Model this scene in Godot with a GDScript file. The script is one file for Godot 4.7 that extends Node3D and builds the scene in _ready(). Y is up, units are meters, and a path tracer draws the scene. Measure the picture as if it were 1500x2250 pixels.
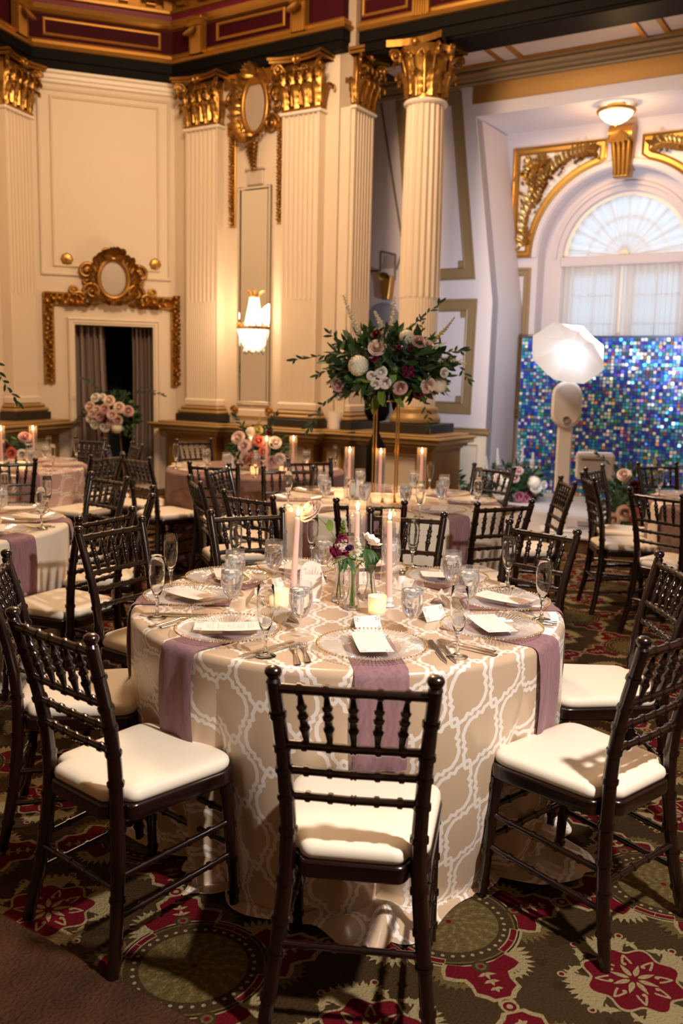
extends Node3D
# A wedding reception in a gilded ballroom. World: the camera stands at x = z = 0 and looks towards -z; metres.

const CHANDELIER := 15.0

func _ready() -> void:
	rng.seed = 1
	# ---- camera, sky, lights, exposure
	var cam := Camera3D.new()
	cam.name = "camera"
	add_child(cam)
	var p := deg_to_rad(8.6); var r := deg_to_rad(1.3)
	var fwd := Vector3(0, -sin(p), -cos(p))
	var right := Vector3.RIGHT
	var up := right.cross(fwd)
	var rt := right * cos(r) + up * sin(r)
	var u2 := -right * sin(r) + up * cos(r)
	cam.transform = Transform3D(Basis(rt, u2, -fwd), Vector3(0, 1.58, 0))
	cam.fov = rad_to_deg(2.0 * atan(1125.0 / 2000.0))
	cam.near = 0.05
	cam.far = 200.0
	cam.current = true
	var env := Environment.new()
	env.background_mode = Environment.BG_COLOR
	env.background_color = Color(0.80, 0.90, 1.0)
	env.background_energy_multiplier = 1.6
	env.tonemap_mode = Environment.TONE_MAPPER_LINEAR
	env.tonemap_exposure = 1.06
	env.sdfgi_enabled = true
	env.ssao_enabled = true
	env.ssil_enabled = true
	var we := WorldEnvironment.new()
	we.name = "environment"
	we.environment = env
	var at := CameraAttributesPhysical.new()
	at.frustum_focal_length = 33.0
	at.frustum_focus_distance = 3.1
	at.exposure_aperture = 3.2
	we.camera_attributes = at
	add_child(we)
	# a photographer's flash head on a stand, right of the camera, above the frame
	var spot := SpotLight3D.new()
	spot.name = "flash_light"
	spot.light_color = Color(1.0, 0.96, 0.92)
	spot.light_energy = 9.8
	spot.light_size = 0.06
	spot.spot_range = 30.0
	spot.spot_attenuation = 2.0
	spot.spot_angle = 46.0
	spot.spot_angle_attenuation = 0.6
	spot.shadow_enabled = true
	add_child(spot)
	spot.look_at_from_position(Vector3(1.2, 2.75, -1.2), Vector3(0.25, 0.55, -3.0))
	make_materials()
	build_room()
	build_chandelier(Vector3(-0.9, 5.4, -7.4))
	build_table_a()
	build_other_tables()
	build_stage()
# ---------------------------------------------------------------- mesh builder
class MB:
	var v := PackedVector3Array()
	var n := PackedVector3Array()
	var t := PackedVector2Array()
	var ix := PackedInt32Array()
	var xf := Transform3D()

	func vert(p: Vector3, nn: Vector3, uv := Vector2.ZERO) -> int:
		v.append(xf * p)
		var w: Vector3 = xf.basis * nn
		n.append(w.normalized() if w.length_squared() > 1e-12 else Vector3.UP)
		t.append(uv)
		return v.size() - 1

	func tri(a: int, b: int, c: int) -> void:  # counter-clockwise seen from outside
		ix.append(a); ix.append(c); ix.append(b)

	func quad(a: int, b: int, c: int, d: int) -> void:
		tri(a, b, c); tri(a, c, d)

	func flat(p: Array, uvs: Array = []) -> void:  # convex face, counter-clockwise from outside
		var nn: Vector3 = (p[1] - p[0]).cross(p[2] - p[0])
		var k := v.size()
		for j in p.size():
			vert(p[j], nn, uvs[j] if uvs.size() else Vector2.ZERO)
		for j in range(1, p.size() - 1):
			tri(k, k + j, k + j + 1)

	func box(s: Vector3, c := Vector3.ZERO, b := 0.0) -> void:  # chamfered box
		var h := s * 0.5
		b = minf(b, minf(h.x, minf(h.y, h.z)) * 0.9)
		if b <= 0.0:
			for f in [[Vector3.RIGHT, Vector3.UP], [Vector3.LEFT, Vector3.UP], [Vector3.BACK, Vector3.UP], [Vector3.FORWARD, Vector3.UP], [Vector3.UP, Vector3.FORWARD], [Vector3.DOWN, Vector3.BACK]]:
				var r: Vector3 = f[1].cross(f[0])
				flat([c + (f[0] - r - f[1]) * h, c + (f[0] + r - f[1]) * h, c + (f[0] + r + f[1]) * h, c + (f[0] - r + f[1]) * h])
			return
		for f in [[0, 1, 2], [1, 2, 0], [2, 0, 1]]:
			for sg in [1.0, -1.0]:
				var q := []
				for k in [[-1, -1], [1, -1], [1, 1], [-1, 1]]:
					var p := Vector3.ZERO
					p[f[0]] = sg * h[f[0]]
					p[f[1]] = k[0] * (h[f[1]] - b)
					p[f[2]] = k[1] * (h[f[2]] - b)
					q.append(c + p)
				if sg < 0: q.reverse()
				flat(q)
			for s1 in [1.0, -1.0]:
				for s2 in [1.0, -1.0]:
					var q := []
					for k in [[0, 1], [1, 0]]:
						for e in ([1.0, -1.0] if k[0] == 0 else [-1.0, 1.0]):
							var p := Vector3.ZERO
							p[f[0]] = e * (h[f[0]] - b)
							p[f[1]] = s1 * (h[f[1]] - b * k[0])
							p[f[2]] = s2 * (h[f[2]] - b * k[1])
							q.append(c + p)
					var nn: Vector3 = (q[1] - q[0]).cross(q[2] - q[0])
					var o := Vector3.ZERO
					o[f[1]] = s1; o[f[2]] = s2
					if nn.dot(o) < 0: q.reverse()
					flat(q)
		for s1 in [1.0, -1.0]:
			for s2 in [1.0, -1.0]:
				for s3 in [1.0, -1.0]:
					var q := [c + Vector3(s1 * h.x, s2 * (h.y - b), s3 * (h.z - b)), c + Vector3(s1 * (h.x - b), s2 * h.y, s3 * (h.z - b)), c + Vector3(s1 * (h.x - b), s2 * (h.y - b), s3 * h.z)]
					if s1 * s2 * s3 < 0: q.reverse()
					flat(q)

	func lathe(prof: Array, seg := 24, flute := 0.0, nfl := 0, arc := TAU, a0 := 0.0) -> void:  # prof: Vector2(r, y) bottom to top, outside on the right
		var m := prof.size()
		var dirs := []
		for j in m - 1:
			var d: Vector2 = prof[j + 1] - prof[j]
			dirs.append(Vector2(d.y, -d.x).normalized())
		var vv := 0.0
		var last := PackedInt32Array()
		for j in m - 1:
			var d: Vector2 = prof[j + 1] - prof[j]
			if d.length() < 1e-7: continue
			for e in 2:
				var nn: Vector2 = dirs[j]
				var o := j - 1 if e == 0 else j + 1
				if o >= 0 and o < m - 1 and dirs[o].dot(nn) > 0.6: nn = (nn + dirs[o]).normalized()
				var p: Vector2 = prof[j + e]
				if e == 1: vv += d.length()
				var row := PackedInt32Array()
				for k in seg + 1:
					var a := a0 + arc * k / seg
					var r := p.x * (1.0 + (flute * cos(nfl * a) if nfl else 0.0))
					var tn := flute * nfl * sin(nfl * a) * nn.x  # the flutes turn the normal sideways
					row.append(vert(Vector3(cos(a) * r, p.y, -sin(a) * r), Vector3(cos(a) * nn.x - sin(a) * tn, nn.y, -sin(a) * nn.x - cos(a) * tn), Vector2(float(k) / seg, vv)))
				if e == 1:
					for k in seg:
						quad(last[k], last[k + 1], row[k + 1], row[k])
				last = row

	func tube(pts: Array, rad: Array, seg := 8, caps := true) -> void:  # swept circle; rad holds one radius per point, or one for all
		var up := Vector3.UP
		var d0: Vector3 = (pts[1] - pts[0]).normalized()
		if absf(d0.y) > 0.9: up = Vector3.RIGHT
		var last := PackedInt32Array()
		var len := 0.0
		for j in pts.size():
			var d: Vector3 = (pts[mini(j + 1, pts.size() - 1)] - pts[maxi(j - 1, 0)]).normalized()
			var x := d.cross(up).normalized()
			up = x.cross(d).normalized()
			if j: len += pts[j].distance_to(pts[j - 1])
			var r: float = rad[mini(j, rad.size() - 1)]
			var row := PackedInt32Array()
			for k in seg + 1:
				var a := TAU * k / seg
				var nn := x * cos(a) + up * sin(a)
				row.append(vert(pts[j] + nn * r, nn, Vector2(float(k) / seg, len)))
			if j:
				for k in seg:
					quad(last[k], row[k], row[k + 1], last[k + 1])
			if caps and (j == 0 or j == pts.size() - 1):
				var e := -d if j == 0 else d
				var c := vert(pts[j], e)
				var ring := PackedInt32Array()
				for k in seg + 1:
					var a := TAU * k / seg
					ring.append(vert(pts[j] + (x * cos(a) + up * sin(a)) * r, e))
				for k in seg:
					if j == 0: tri(c, ring[k], ring[k + 1])
					else: tri(c, ring[k + 1], ring[k])
			last = row

	func grid(nu: int, nv: int, f: Callable, flip := false) -> void:  # f(u, v) -> [position, uv]; u to the right, v up, seen from outside
		var k0 := v.size()
		var w := nu + 1
		for j in nv + 1:
			for i in nu + 1:
				var r: Array = f.call(float(i) / nu, float(j) / nv)
				vert(r[0], Vector3.UP, r[1])
		for j in nv + 1:
			for i in nu + 1:
				var a := v[k0 + j * w + maxi(i - 1, 0)]
				var b := v[k0 + j * w + mini(i + 1, nu)]
				var c := v[k0 + maxi(j - 1, 0) * w + i]
				var d := v[k0 + mini(j + 1, nv) * w + i]
				var nn := (b - a).cross(d - c)
				if flip: nn = -nn
				n[k0 + j * w + i] = nn.normalized() if nn.length_squared() > 1e-16 else Vector3.UP
		for j in nv:
			for i in nu:
				var a := k0 + j * w + i
				if flip: quad(a, a + w, a + w + 1, a + 1)
				else: quad(a, a + 1, a + w + 1, a + w)

	func extrude(poly: PackedVector2Array, z0: float, z1: float, bev := 0.0, holes := []) -> void:  # outline in x-y, faces +z; holes are bridged by the caller
		if Geometry2D.is_polygon_clockwise(poly):  # y up: make it counter-clockwise
			pass
		var area := 0.0
		for j in poly.size():
			area += poly[j].cross(poly[(j + 1) % poly.size()])
		if area < 0: poly.reverse()
		var top := poly
		if bev > 0.0:
			var r := Geometry2D.offset_polygon(poly, -bev, Geometry2D.JOIN_MITER)
			if r.size() == 1 and r[0].size() == poly.size():
				var best := 0
				for k in poly.size():
					if r[0][k].distance_to(poly[0]) < r[0][best].distance_to(poly[0]): best = k
				top = PackedVector2Array()
				for k in poly.size():
					top.append(r[0][(best + k) % poly.size()])
				if top[0].distance_to(poly[0]) > 3.0 * bev or top[1].distance_to(poly[1]) > 3.0 * bev: top = poly
		var ids := Geometry2D.triangulate_polygon(top)
		var k0 := v.size()
		for p in top: vert(Vector3(p.x, p.y, z1), Vector3.BACK, p)
		for j in range(0, ids.size(), 3):
			var a := top[ids[j]]; var b := top[ids[j + 1]]; var c := top[ids[j + 2]]
			if (b - a).cross(c - a) > 0: tri(k0 + ids[j], k0 + ids[j + 1], k0 + ids[j + 2])
			else: tri(k0 + ids[j], k0 + ids[j + 2], k0 + ids[j + 1])
		var zs := z1 - bev if top != poly else z1
		for j in poly.size():
			var a := poly[j]; var b := poly[(j + 1) % poly.size()]
			flat([Vector3(a.x, a.y, z0), Vector3(b.x, b.y, z0), Vector3(b.x, b.y, zs), Vector3(a.x, a.y, zs)])
			if top != poly:
				var c := top[(j + 1) % top.size()]; var d := top[j]
				flat([Vector3(a.x, a.y, zs), Vector3(b.x, b.y, zs), Vector3(c.x, c.y, z1), Vector3(d.x, d.y, z1)])

	func sweep(prof: Array, path: Array, closed := false) -> void:  # moulding: prof Vector2(out, up) run along path (x, z), mitred; out lies to the left of the path's direction seen from above... see nrm
		var m := path.size()
		var offs := []
		for j in m:
			var a: Vector3 = path[(j - 1 + m) % m] if closed or j > 0 else path[j]
			var b: Vector3 = path[j]
			var c: Vector3 = path[(j + 1) % m] if closed or j < m - 1 else path[j]
			var n1: Vector3 = nrm(b - a) if a != b else nrm(c - b)
			var n2: Vector3 = nrm(c - b) if c != b else n1
			var mm := (n1 + n2).normalized()
			offs.append(mm / maxf(0.3, mm.dot(n1)))
		for j in (m if closed else m - 1):
			var j2 := (j + 1) % m
			for k in prof.size() - 1:
				var p: Vector2 = prof[k]; var q: Vector2 = prof[k + 1]
				flat([path[j] + offs[j] * p.x + Vector3.UP * p.y, path[j2] + offs[j2] * p.x + Vector3.UP * p.y, path[j2] + offs[j2] * q.x + Vector3.UP * q.y, path[j] + offs[j] * q.x + Vector3.UP * q.y])

	func nrm(d: Vector3) -> Vector3:
		return Vector3(-d.z, 0, d.x).normalized()

	func frame(pts: PackedVector2Array, prof: Array) -> void:  # mitred picture-frame moulding in x-y; prof Vector2(inset from pts towards the inside, z)
		var m := pts.size()
		var area := 0.0
		for j in m: area += pts[j].cross(pts[(j + 1) % m])
		if area < 0: pts.reverse()
		var offs := []
		for j in m:
			var d1 := (pts[j] - pts[(j - 1 + m) % m]).normalized()
			var d2 := (pts[(j + 1) % m] - pts[j]).normalized()
			var n1 := Vector2(-d1.y, d1.x); var n2 := Vector2(-d2.y, d2.x)
			var mm := (n1 + n2).normalized()
			offs.append(mm / maxf(0.3, mm.dot(n1)))
		for j in m:
			var j2 := (j + 1) % m
			for k in prof.size() - 1:
				var a: Vector2 = pts[j] + offs[j] * prof[k].x; var b: Vector2 = pts[j2] + offs[j2] * prof[k].x
				var c: Vector2 = pts[j2] + offs[j2] * prof[k + 1].x; var d: Vector2 = pts[j] + offs[j] * prof[k + 1].x
				var z0: float = prof[k].y; var z1: float = prof[k + 1].y
				flat([Vector3(a.x, a.y, z0), Vector3(b.x, b.y, z0), Vector3(c.x, c.y, z1), Vector3(d.x, d.y, z1)])

	func leaf(at: Vector3, dir: Vector3, nn: Vector3, l: float, w: float, curl := 0.3, lobes := 0, fold := 0.25, nu := 4, nv := 6) -> void:  # a blade from at along dir, facing nn
		var x := dir.cross(nn).normalized()
		dir = dir.normalized()
		nn = x.cross(dir).normalized()
		var f := func(u: float, vv: float) -> Array:
			var s := u * 2.0 - 1.0
			var ww := w * 0.5 * pow(sin(PI * clampf(vv * 0.94 + 0.05, 0.0, 1.0)), 0.8)
			if lobes: ww *= 0.72 + 0.28 * absf(cos(vv * PI * lobes))
			var c2 := curl * 2.0 if absf(curl) > 0.01 else 0.02
			var a := c2 * vv
			var p := at + dir * (l * sin(a) / c2) + nn * (l * (1.0 - cos(a)) / c2)
			return [p + x * s * ww + nn * absf(s) * ww * fold, Vector2(u, vv)]
		grid(nu, nv, f)

	func blob(c: Vector3, r: Vector3, nu := 8, nv := 6) -> void:
		var prof := []
		for j in nv + 1:
			var a := -PI / 2 + PI * j / nv
			prof.append(Vector2(maxf(cos(a), 0.0), sin(a)))
		var o := xf
		xf = xf * Transform3D(Basis.from_scale(r), c)
		lathe(prof, nu)
		xf = o

	func mesh() -> ArrayMesh:
		var a := []
		a.resize(Mesh.ARRAY_MAX)
		a[Mesh.ARRAY_VERTEX] = v
		a[Mesh.ARRAY_NORMAL] = n
		a[Mesh.ARRAY_TEX_UV] = t
		a[Mesh.ARRAY_INDEX] = ix
		var m := ArrayMesh.new()
		if v.size(): m.add_surface_from_arrays(Mesh.PRIMITIVE_TRIANGLES, a)
		return m


var M := {}
var names := {}
var rng := RandomNumberGenerator.new()


# ---------------------------------------------------------------- scene helpers
func numbered(s: String) -> String:
	var k: int = names.get(s, 0)
	names[s] = k + 1
	return s if k == 0 else "%s_%03d" % [s, k]

func tag(o: Node3D, label: String, category: String, group := "", kind := "") -> Node3D:
	if label: o.set_meta("label", label)
	if category: o.set_meta("category", category)
	if group: o.set_meta("group", group)
	if kind: o.set_meta("kind", kind)
	return o

func thing(called: String, label: String, category: String, at := Vector3.ZERO, yaw := 0.0, group := "") -> Node3D:
	var o := Node3D.new()
	o.name = numbered(called)
	add_child(o)
	o.position = at
	o.rotation.y = yaw
	return tag(o, label, category, group)

func part(called: String, m: Mesh, mat: Material, parent: Node3D, label := "", kind := "") -> MeshInstance3D:
	var o := MeshInstance3D.new()
	o.name = called
	o.mesh = m
	o.material_override = mat
	parent.add_child(o, true)
	if label: o.set_meta("label", label)
	if kind: o.set_meta("kind", kind)
	return o

func single(called: String, m: Mesh, mat: Material, label: String, category: String, at := Vector3.ZERO, yaw := 0.0, group := "") -> MeshInstance3D:
	var o := part(numbered(called), m, mat, self)
	o.position = at
	o.rotation.y = yaw
	tag(o, label, category, group)
	return o

func struct(called: String, m: Mesh, mat: Material, xf := Transform3D()) -> MeshInstance3D:
	var o := part(called, m, mat, self)
	o.transform = xf
	o.set_meta("kind", "structure")
	return o

func dup(src: Node3D, label: String, at: Vector3, yaw := 0.0) -> Node3D:
	var o: Node3D = src.duplicate()
	var base := String(src.name)
	if base.length() > 4 and base[-4] == "_" and base.right(3).is_valid_int(): base = base.left(-4)
	o.name = numbered(base)
	add_child(o)
	o.position = at
	o.rotation.y = yaw
	o.set_meta("label", label)
	return o

func mat(c: Color, rough := 0.6, metal := 0.0) -> StandardMaterial3D:
	var m := StandardMaterial3D.new()
	m.albedo_color = c
	m.roughness = rough
	m.metallic = metal
	return m

func hexc(s: String) -> Color:
	return Color.html(s)

func noise_tex(freq: float, size := 256, oct := 4, ramp: Array = [], nrm := false, seed_ := 1, type := FastNoiseLite.TYPE_SIMPLEX_SMOOTH) -> NoiseTexture2D:
	var f := FastNoiseLite.new()
	f.seed = seed_
	f.noise_type = type
	f.frequency = freq
	f.fractal_octaves = oct
	var t := NoiseTexture2D.new()
	t.width = size
	t.height = size
	t.seamless = true
	t.noise = f
	t.as_normal_map = nrm
	if ramp.size():
		var g := Gradient.new()
		g.offsets = PackedFloat32Array(ramp.map(func(r): return r[0]))
		g.colors = PackedColorArray(ramp.map(func(r): return r[1]))
		t.color_ramp = g
	return t

func omni(parent: Node3D, at: Vector3, c: Color, e: float, size := 0.02) -> OmniLight3D:
	var l := OmniLight3D.new()
	l.name = "lamp_light"
	l.light_color = c
	l.light_energy = e
	l.omni_range = 40.0
	l.omni_attenuation = 2.0
	l.light_size = size
	l.shadow_enabled = true
	parent.add_child(l, true)
	l.position = at
	return l

func frame_xf(o: Vector2, deg: float, off := 0.0) -> Transform3D:  # x along a wall, z out of it
	var a := deg_to_rad(deg)
	var u := Vector3(cos(a), 0, sin(a))
	var nn := Vector3(-sin(a), 0, cos(a))
	return Transform3D(Basis(u, Vector3.UP, nn), Vector3(o.x, 0, o.y) + nn * off)

func rect(x0: float, y0: float, x1: float, y1: float) -> PackedVector2Array:
	return PackedVector2Array([Vector2(x0, y0), Vector2(x1, y0), Vector2(x1, y1), Vector2(x0, y1)])

func round_poly(pts: Array, rad: Array, seg := 5) -> PackedVector2Array:
	var out := PackedVector2Array()
	var m := pts.size()
	for j in m:
		var p: Vector2 = pts[j]
		var a: Vector2 = (pts[(j - 1 + m) % m] - p).normalized()
		var b: Vector2 = (pts[(j + 1) % m] - p).normalized()
		var r: float = rad[j]
		if r <= 0.0:
			out.append(p)
			continue
		for k in seg + 1:
			var q := float(k) / seg
			var s := p + a * r; var e := p + b * r
			out.append(s.lerp(p, q).lerp(p.lerp(e, q), q))
	return out

func curve_pts(pts: Array, per := 6) -> Array:  # Catmull-Rom through pts
	var out := []
	var m := pts.size()
	for j in m - 1:
		for k in per:
			out.append(pts[j].cubic_interpolate(pts[j + 1], pts[maxi(j - 1, 0)], pts[mini(j + 2, m - 1)], float(k) / per))
	out.append(pts[m - 1])
	return out

# ---------------------------------------------------------------- textures
func fill_poly(im: Image, pts: PackedVector2Array, c: Color) -> void:
	var y0 := 1e9; var y1 := -1e9
	for p in pts:
		y0 = minf(y0, p.y); y1 = maxf(y1, p.y)
	var h := im.get_height(); var w := im.get_width()
	for y in range(maxi(0, int(ceil(y0 - 0.5))), mini(h - 1, int(floor(y1 - 0.5))) + 1):
		var yy := y + 0.5
		var xs: Array[float] = []
		for j in pts.size():
			var a := pts[j]; var b := pts[(j + 1) % pts.size()]
			if (a.y <= yy) != (b.y <= yy): xs.append(a.x + (yy - a.y) / (b.y - a.y) * (b.x - a.x))
		xs.sort()
		for k in range(0, xs.size() - 1, 2):
			var xa := maxi(0, int(round(xs[k]))); var xb := mini(w, int(round(xs[k + 1])))
			if xb > xa: im.fill_rect(Rect2i(xa, y, xb - xa, 1), c)

func tiled(im: Image, pts: PackedVector2Array, c: Color) -> void:  # the polygon and its wrapped copies
	var r := Rect2(pts[0], Vector2.ZERO)
	for p in pts: r = r.expand(p)
	var s := Vector2(im.get_width(), im.get_height())
	for ox in [-1, 0, 1]:
		for oy in [-1, 0, 1]:
			var o := Vector2(ox, oy) * s
			if Rect2(r.position + o, r.size).intersects(Rect2(Vector2.ZERO, s)):
				var q := PackedVector2Array()
				for p in pts: q.append(p + o)
				fill_poly(im, q, c)

func disc(c: Vector2, r: float, n := 28, lob := 0, amp := 0.0, ph := 0.0) -> PackedVector2Array:
	var q := PackedVector2Array()
	for k in n:
		var a := TAU * k / n
		q.append(c + Vector2.from_angle(a) * r * (1.0 + amp * cos(lob * (a - ph))))
	return q

func blade(p: Vector2, ang: float, l: float, w: float, bend := 0.0) -> PackedVector2Array:
	var q := PackedVector2Array(); var back := PackedVector2Array()
	for k in 8:
		var s := k / 7.0
		var d := Vector2.from_angle(ang + bend * s)
		var c := p + d * l * s
		var o := Vector2(-d.y, d.x) * w * 0.5 * sin(PI * pow(s, 0.7))
		q.append(c + o); back.append(c - o)
	back.reverse()
	q.append_array(back)
	return q

func stroke(im: Image, pts: Array, w: float, c: Color) -> void:
	for j in pts.size() - 1:
		var a: Vector2 = pts[j]; var b: Vector2 = pts[j + 1]
		var o := (b - a).orthogonal().normalized() * w * 0.5
		var e := (b - a).normalized() * w * 0.25
		tiled(im, PackedVector2Array([a + o - e, b + o + e, b - o + e, a - o - e]), c)

func acanthus(im: Image, p: Vector2, ang: float, l: float, c: Color, side := 1.0) -> void:  # a leafy scroll
	var q := p
	var a := ang
	for k in 9:
		var d := Vector2.from_angle(a)
		var s := 1.0 - k * 0.07
		tiled(im, blade(q, a + 0.9 * side, l * 0.30 * s, l * 0.13 * s, 0.5 * side), c)
		tiled(im, blade(q, a - 0.8 * side, l * 0.26 * s, l * 0.11 * s, -0.5 * side), c)
		tiled(im, blade(q, a, l * 0.22, l * 0.10, 0.2), c)
		q += d * l * 0.115
		a += 0.30 * side * (0.4 + k * 0.13)

func carpet_texture() -> ImageTexture:
	var S := 1024
	var im := Image.create(S, S, false, Image.FORMAT_RGB8)
	var brown := hexc("43321f"); var dark := hexc("2e2416"); var tan := hexc("9a8963"); var tan2 := hexc("665430"); var red := hexc("64131d"); var olive := hexc("4d4226")
	im.fill(brown)
	var C := Vector2(512, 512)
	var rg := RandomNumberGenerator.new(); rg.seed = 5
	for k in 26:  # darker clouds in the ground
		tiled(im, disc(Vector2(rg.randf() * S, rg.randf() * S), rg.randf_range(20, 50), 20, 3, 0.3, rg.randf() * 6), hexc("3a2b1a"))
	for k in 8:  # scrolls round the flower in the corner
		var a := TAU * k / 8.0 + 0.39
		var p := Vector2.from_angle(a) * 190.0
		acanthus(im, p, a + 1.2 * (1 if k % 2 else -1), 235.0, tan, 1.0 if k % 2 else -1.0)
		tiled(im, disc(Vector2.from_angle(a) * 262.0, 17, 14), tan)
		tiled(im, disc(Vector2.from_angle(a) * 262.0, 10, 12), red)
	for k in 4:  # sprays between the palmettes
		var a := TAU * k / 4.0 + PI / 4.0
		for s in [-1.0, 1.0]:
			acanthus(im, C + Vector2.from_angle(a + s * 0.16) * 285.0, a + s * 0.55, 205.0, tan if s > 0 else tan2, s)
	# medallion
	for r in [[292, tan], [282, dark], [266, tan2], [258, brown]]: tiled(im, disc(C, r[0], 48), r[1])
	for k in 4:
		var a := TAU * k / 4.0
		var d := Vector2.from_angle(a); var o := d.orthogonal()
		for e in [[14.0, tan], [0.0, red]]:
			var g: float = e[0]
			var pts := PackedVector2Array()
			for q in [[250, 118], [282, 140], [310, 150], [332, 118], [344, 84], [380, 74], [424, 78], [448, 46], [470, 30], [470, -30], [448, -46], [424, -78], [380, -74], [344, -84], [332, -118], [310, -150], [282, -140], [250, -118], [276, -60], [286, 0], [276, 60]]:
				pts.append(C + d * (q[0] + (g if q[0] > 300 else -g * 0.6)) + o * (q[1] + g * signf(q[1])))
			tiled(im, pts, e[1])
		for s in [-1.0, 1.0]:
			var arc := []
			for k2 in 7: arc.append(C + Vector2.from_angle(a + s * (0.5 + k2 * 0.045)) * 258.0)
			stroke(im, arc, 34, tan)
			stroke(im, arc, 22, red)
		for k2 in 3:
			var b := C + d * (330.0 + k2 * 42.0)
			for s in [-1.0, 0.0, 1.0]: tiled(im, blade(b, a + s * 0.9, 40.0 - k2 * 6, 16, 0.3 * s), tan)
		tiled(im, disc(C + d * 292.0, 34, 20), brown)
		tiled(im, disc(C + d * 292.0, 22, 18), tan2)
		tiled(im, disc(C + d * 292.0, 11, 14), red)
		tiled(im, disc(C + d * 505.0, 34, 20), tan); tiled(im, disc(C + d * 505.0, 24, 20), red); tiled(im, disc(C + d * 505.0, 12, 12), tan)
	for k in 36: tiled(im, disc(C + Vector2.from_angle(TAU * k / 36.0) * 222.0, 8, 10), tan)
	tiled(im, disc(C, 200, 40), tan2)
	for r in 6:
		for k in 14 + r * 5:
			var a := TAU * k / (14 + r * 5) + r * 0.3
			tiled(im, blade(C + Vector2.from_angle(a) * (28 + r * 28), a, 30, 15, 0.4), hexc("756544") if (k + r) % 2 else hexc("5c4e2e"))
	tiled(im, disc(C, 20, 16), tan2)
	tiled(im, disc(C, 12, 14), red)
	# red flower in the corner
	tiled(im, disc(Vector2.ZERO, 178, 80, 8, 0.10), tan)
	tiled(im, disc(Vector2.ZERO, 166, 80, 8, 0.10), red)
	for k in 8:
		var a := TAU * k / 8.0
		var arc := []
		for q in 7: arc.append(Vector2.from_angle(a + 0.39 - 0.25 + q * 0.06) * (140.0 - absf(q - 3) * 16.0))
		stroke(im, arc, 9, tan)
		tiled(im, blade(Vector2.from_angle(a) * 16, a, 74, 22), tan)
		tiled(im, disc(Vector2.from_angle(a + 0.2) * 88.0, 9, 10), tan)
	return ImageTexture.create_from_image(im)

func lattice_path(sx: float, W: float, P: float, c: Vector2) -> Array:
	var half := [[0, -0.57], [0.055, -0.54], [0.11, -0.485], [0.165, -0.42], [0.20, -0.39], [0.20, -0.30], [0.30, -0.285], [0.30, -0.215], [0.365, -0.185], [0.42, -0.12], [0.445, 0.0]]
	var out := []
	for q in half: out.append(c + Vector2(q[0] * W * sx * 0.66, q[1] * P))
	for j in range(half.size() - 2, -1, -1): out.append(c + Vector2(half[j][0] * W * sx * 0.66, -half[j][1] * P))
	return out

func lattice_texture(base: Color, line: Color, wid := 27.0) -> ImageTexture:
	var im := Image.create(480, 512, false, Image.FORMAT_RGB8)
	im.fill(base)
	for c in [Vector2(120, 128), Vector2(360, 384)]:
		for s in [-1.0, 1.0]: stroke(im, lattice_path(s, 480, 512, c), wid, line)
	return ImageTexture.create_from_image(im)

func print_texture(kind: int) -> ImageTexture:  # menus (0) and place cards (1): rose-coloured sprigs in the corners and lines of small print
	var w := 200 if kind == 0 else 256
	var h := 420 if kind == 0 else 160
	var im := Image.create(w, h, false, Image.FORMAT_RGB8)
	im.fill(hexc("f4ece2"))
	var ink := hexc("b58d86")
	for sx in [0, 1]:
		for sy in ([0] if kind == 0 else [0, 1]):
			var c := Vector2(26 + sx * (w - 52), 30 + sy * (h - 60))
			for k in 5:
				var p := c + Vector2.from_angle(k * 1.3 + sx) * (14 + 4 * (k % 2))
				for j in 5: tiled(im, blade(p, j * 1.256 + k, 9, 5), ink)
			for k in 6: tiled(im, blade(c + Vector2((12 - 24 * sx) * (k * 0.25), 16 - k * 3), k * 1.1, 16, 4), ink)
	if kind == 0:
		var rg := RandomNumberGenerator.new(); rg.seed = 3
		for k in 20:
			var y := 84 + k * 16
			var ww := rg.randf_range(50, 150) if k % 3 else 80.0
			if k % 4 == 3: continue
			var x := (w - ww) / 2
			while x < (w + ww) / 2:
				var l := rg.randf_range(6, 16)
				im.fill_rect(Rect2i(int(x), y, int(l), 3 if k % 4 else 5), hexc("cbb3a8"))
				x += l + 4
	return ImageTexture.create_from_image(im)

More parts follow.
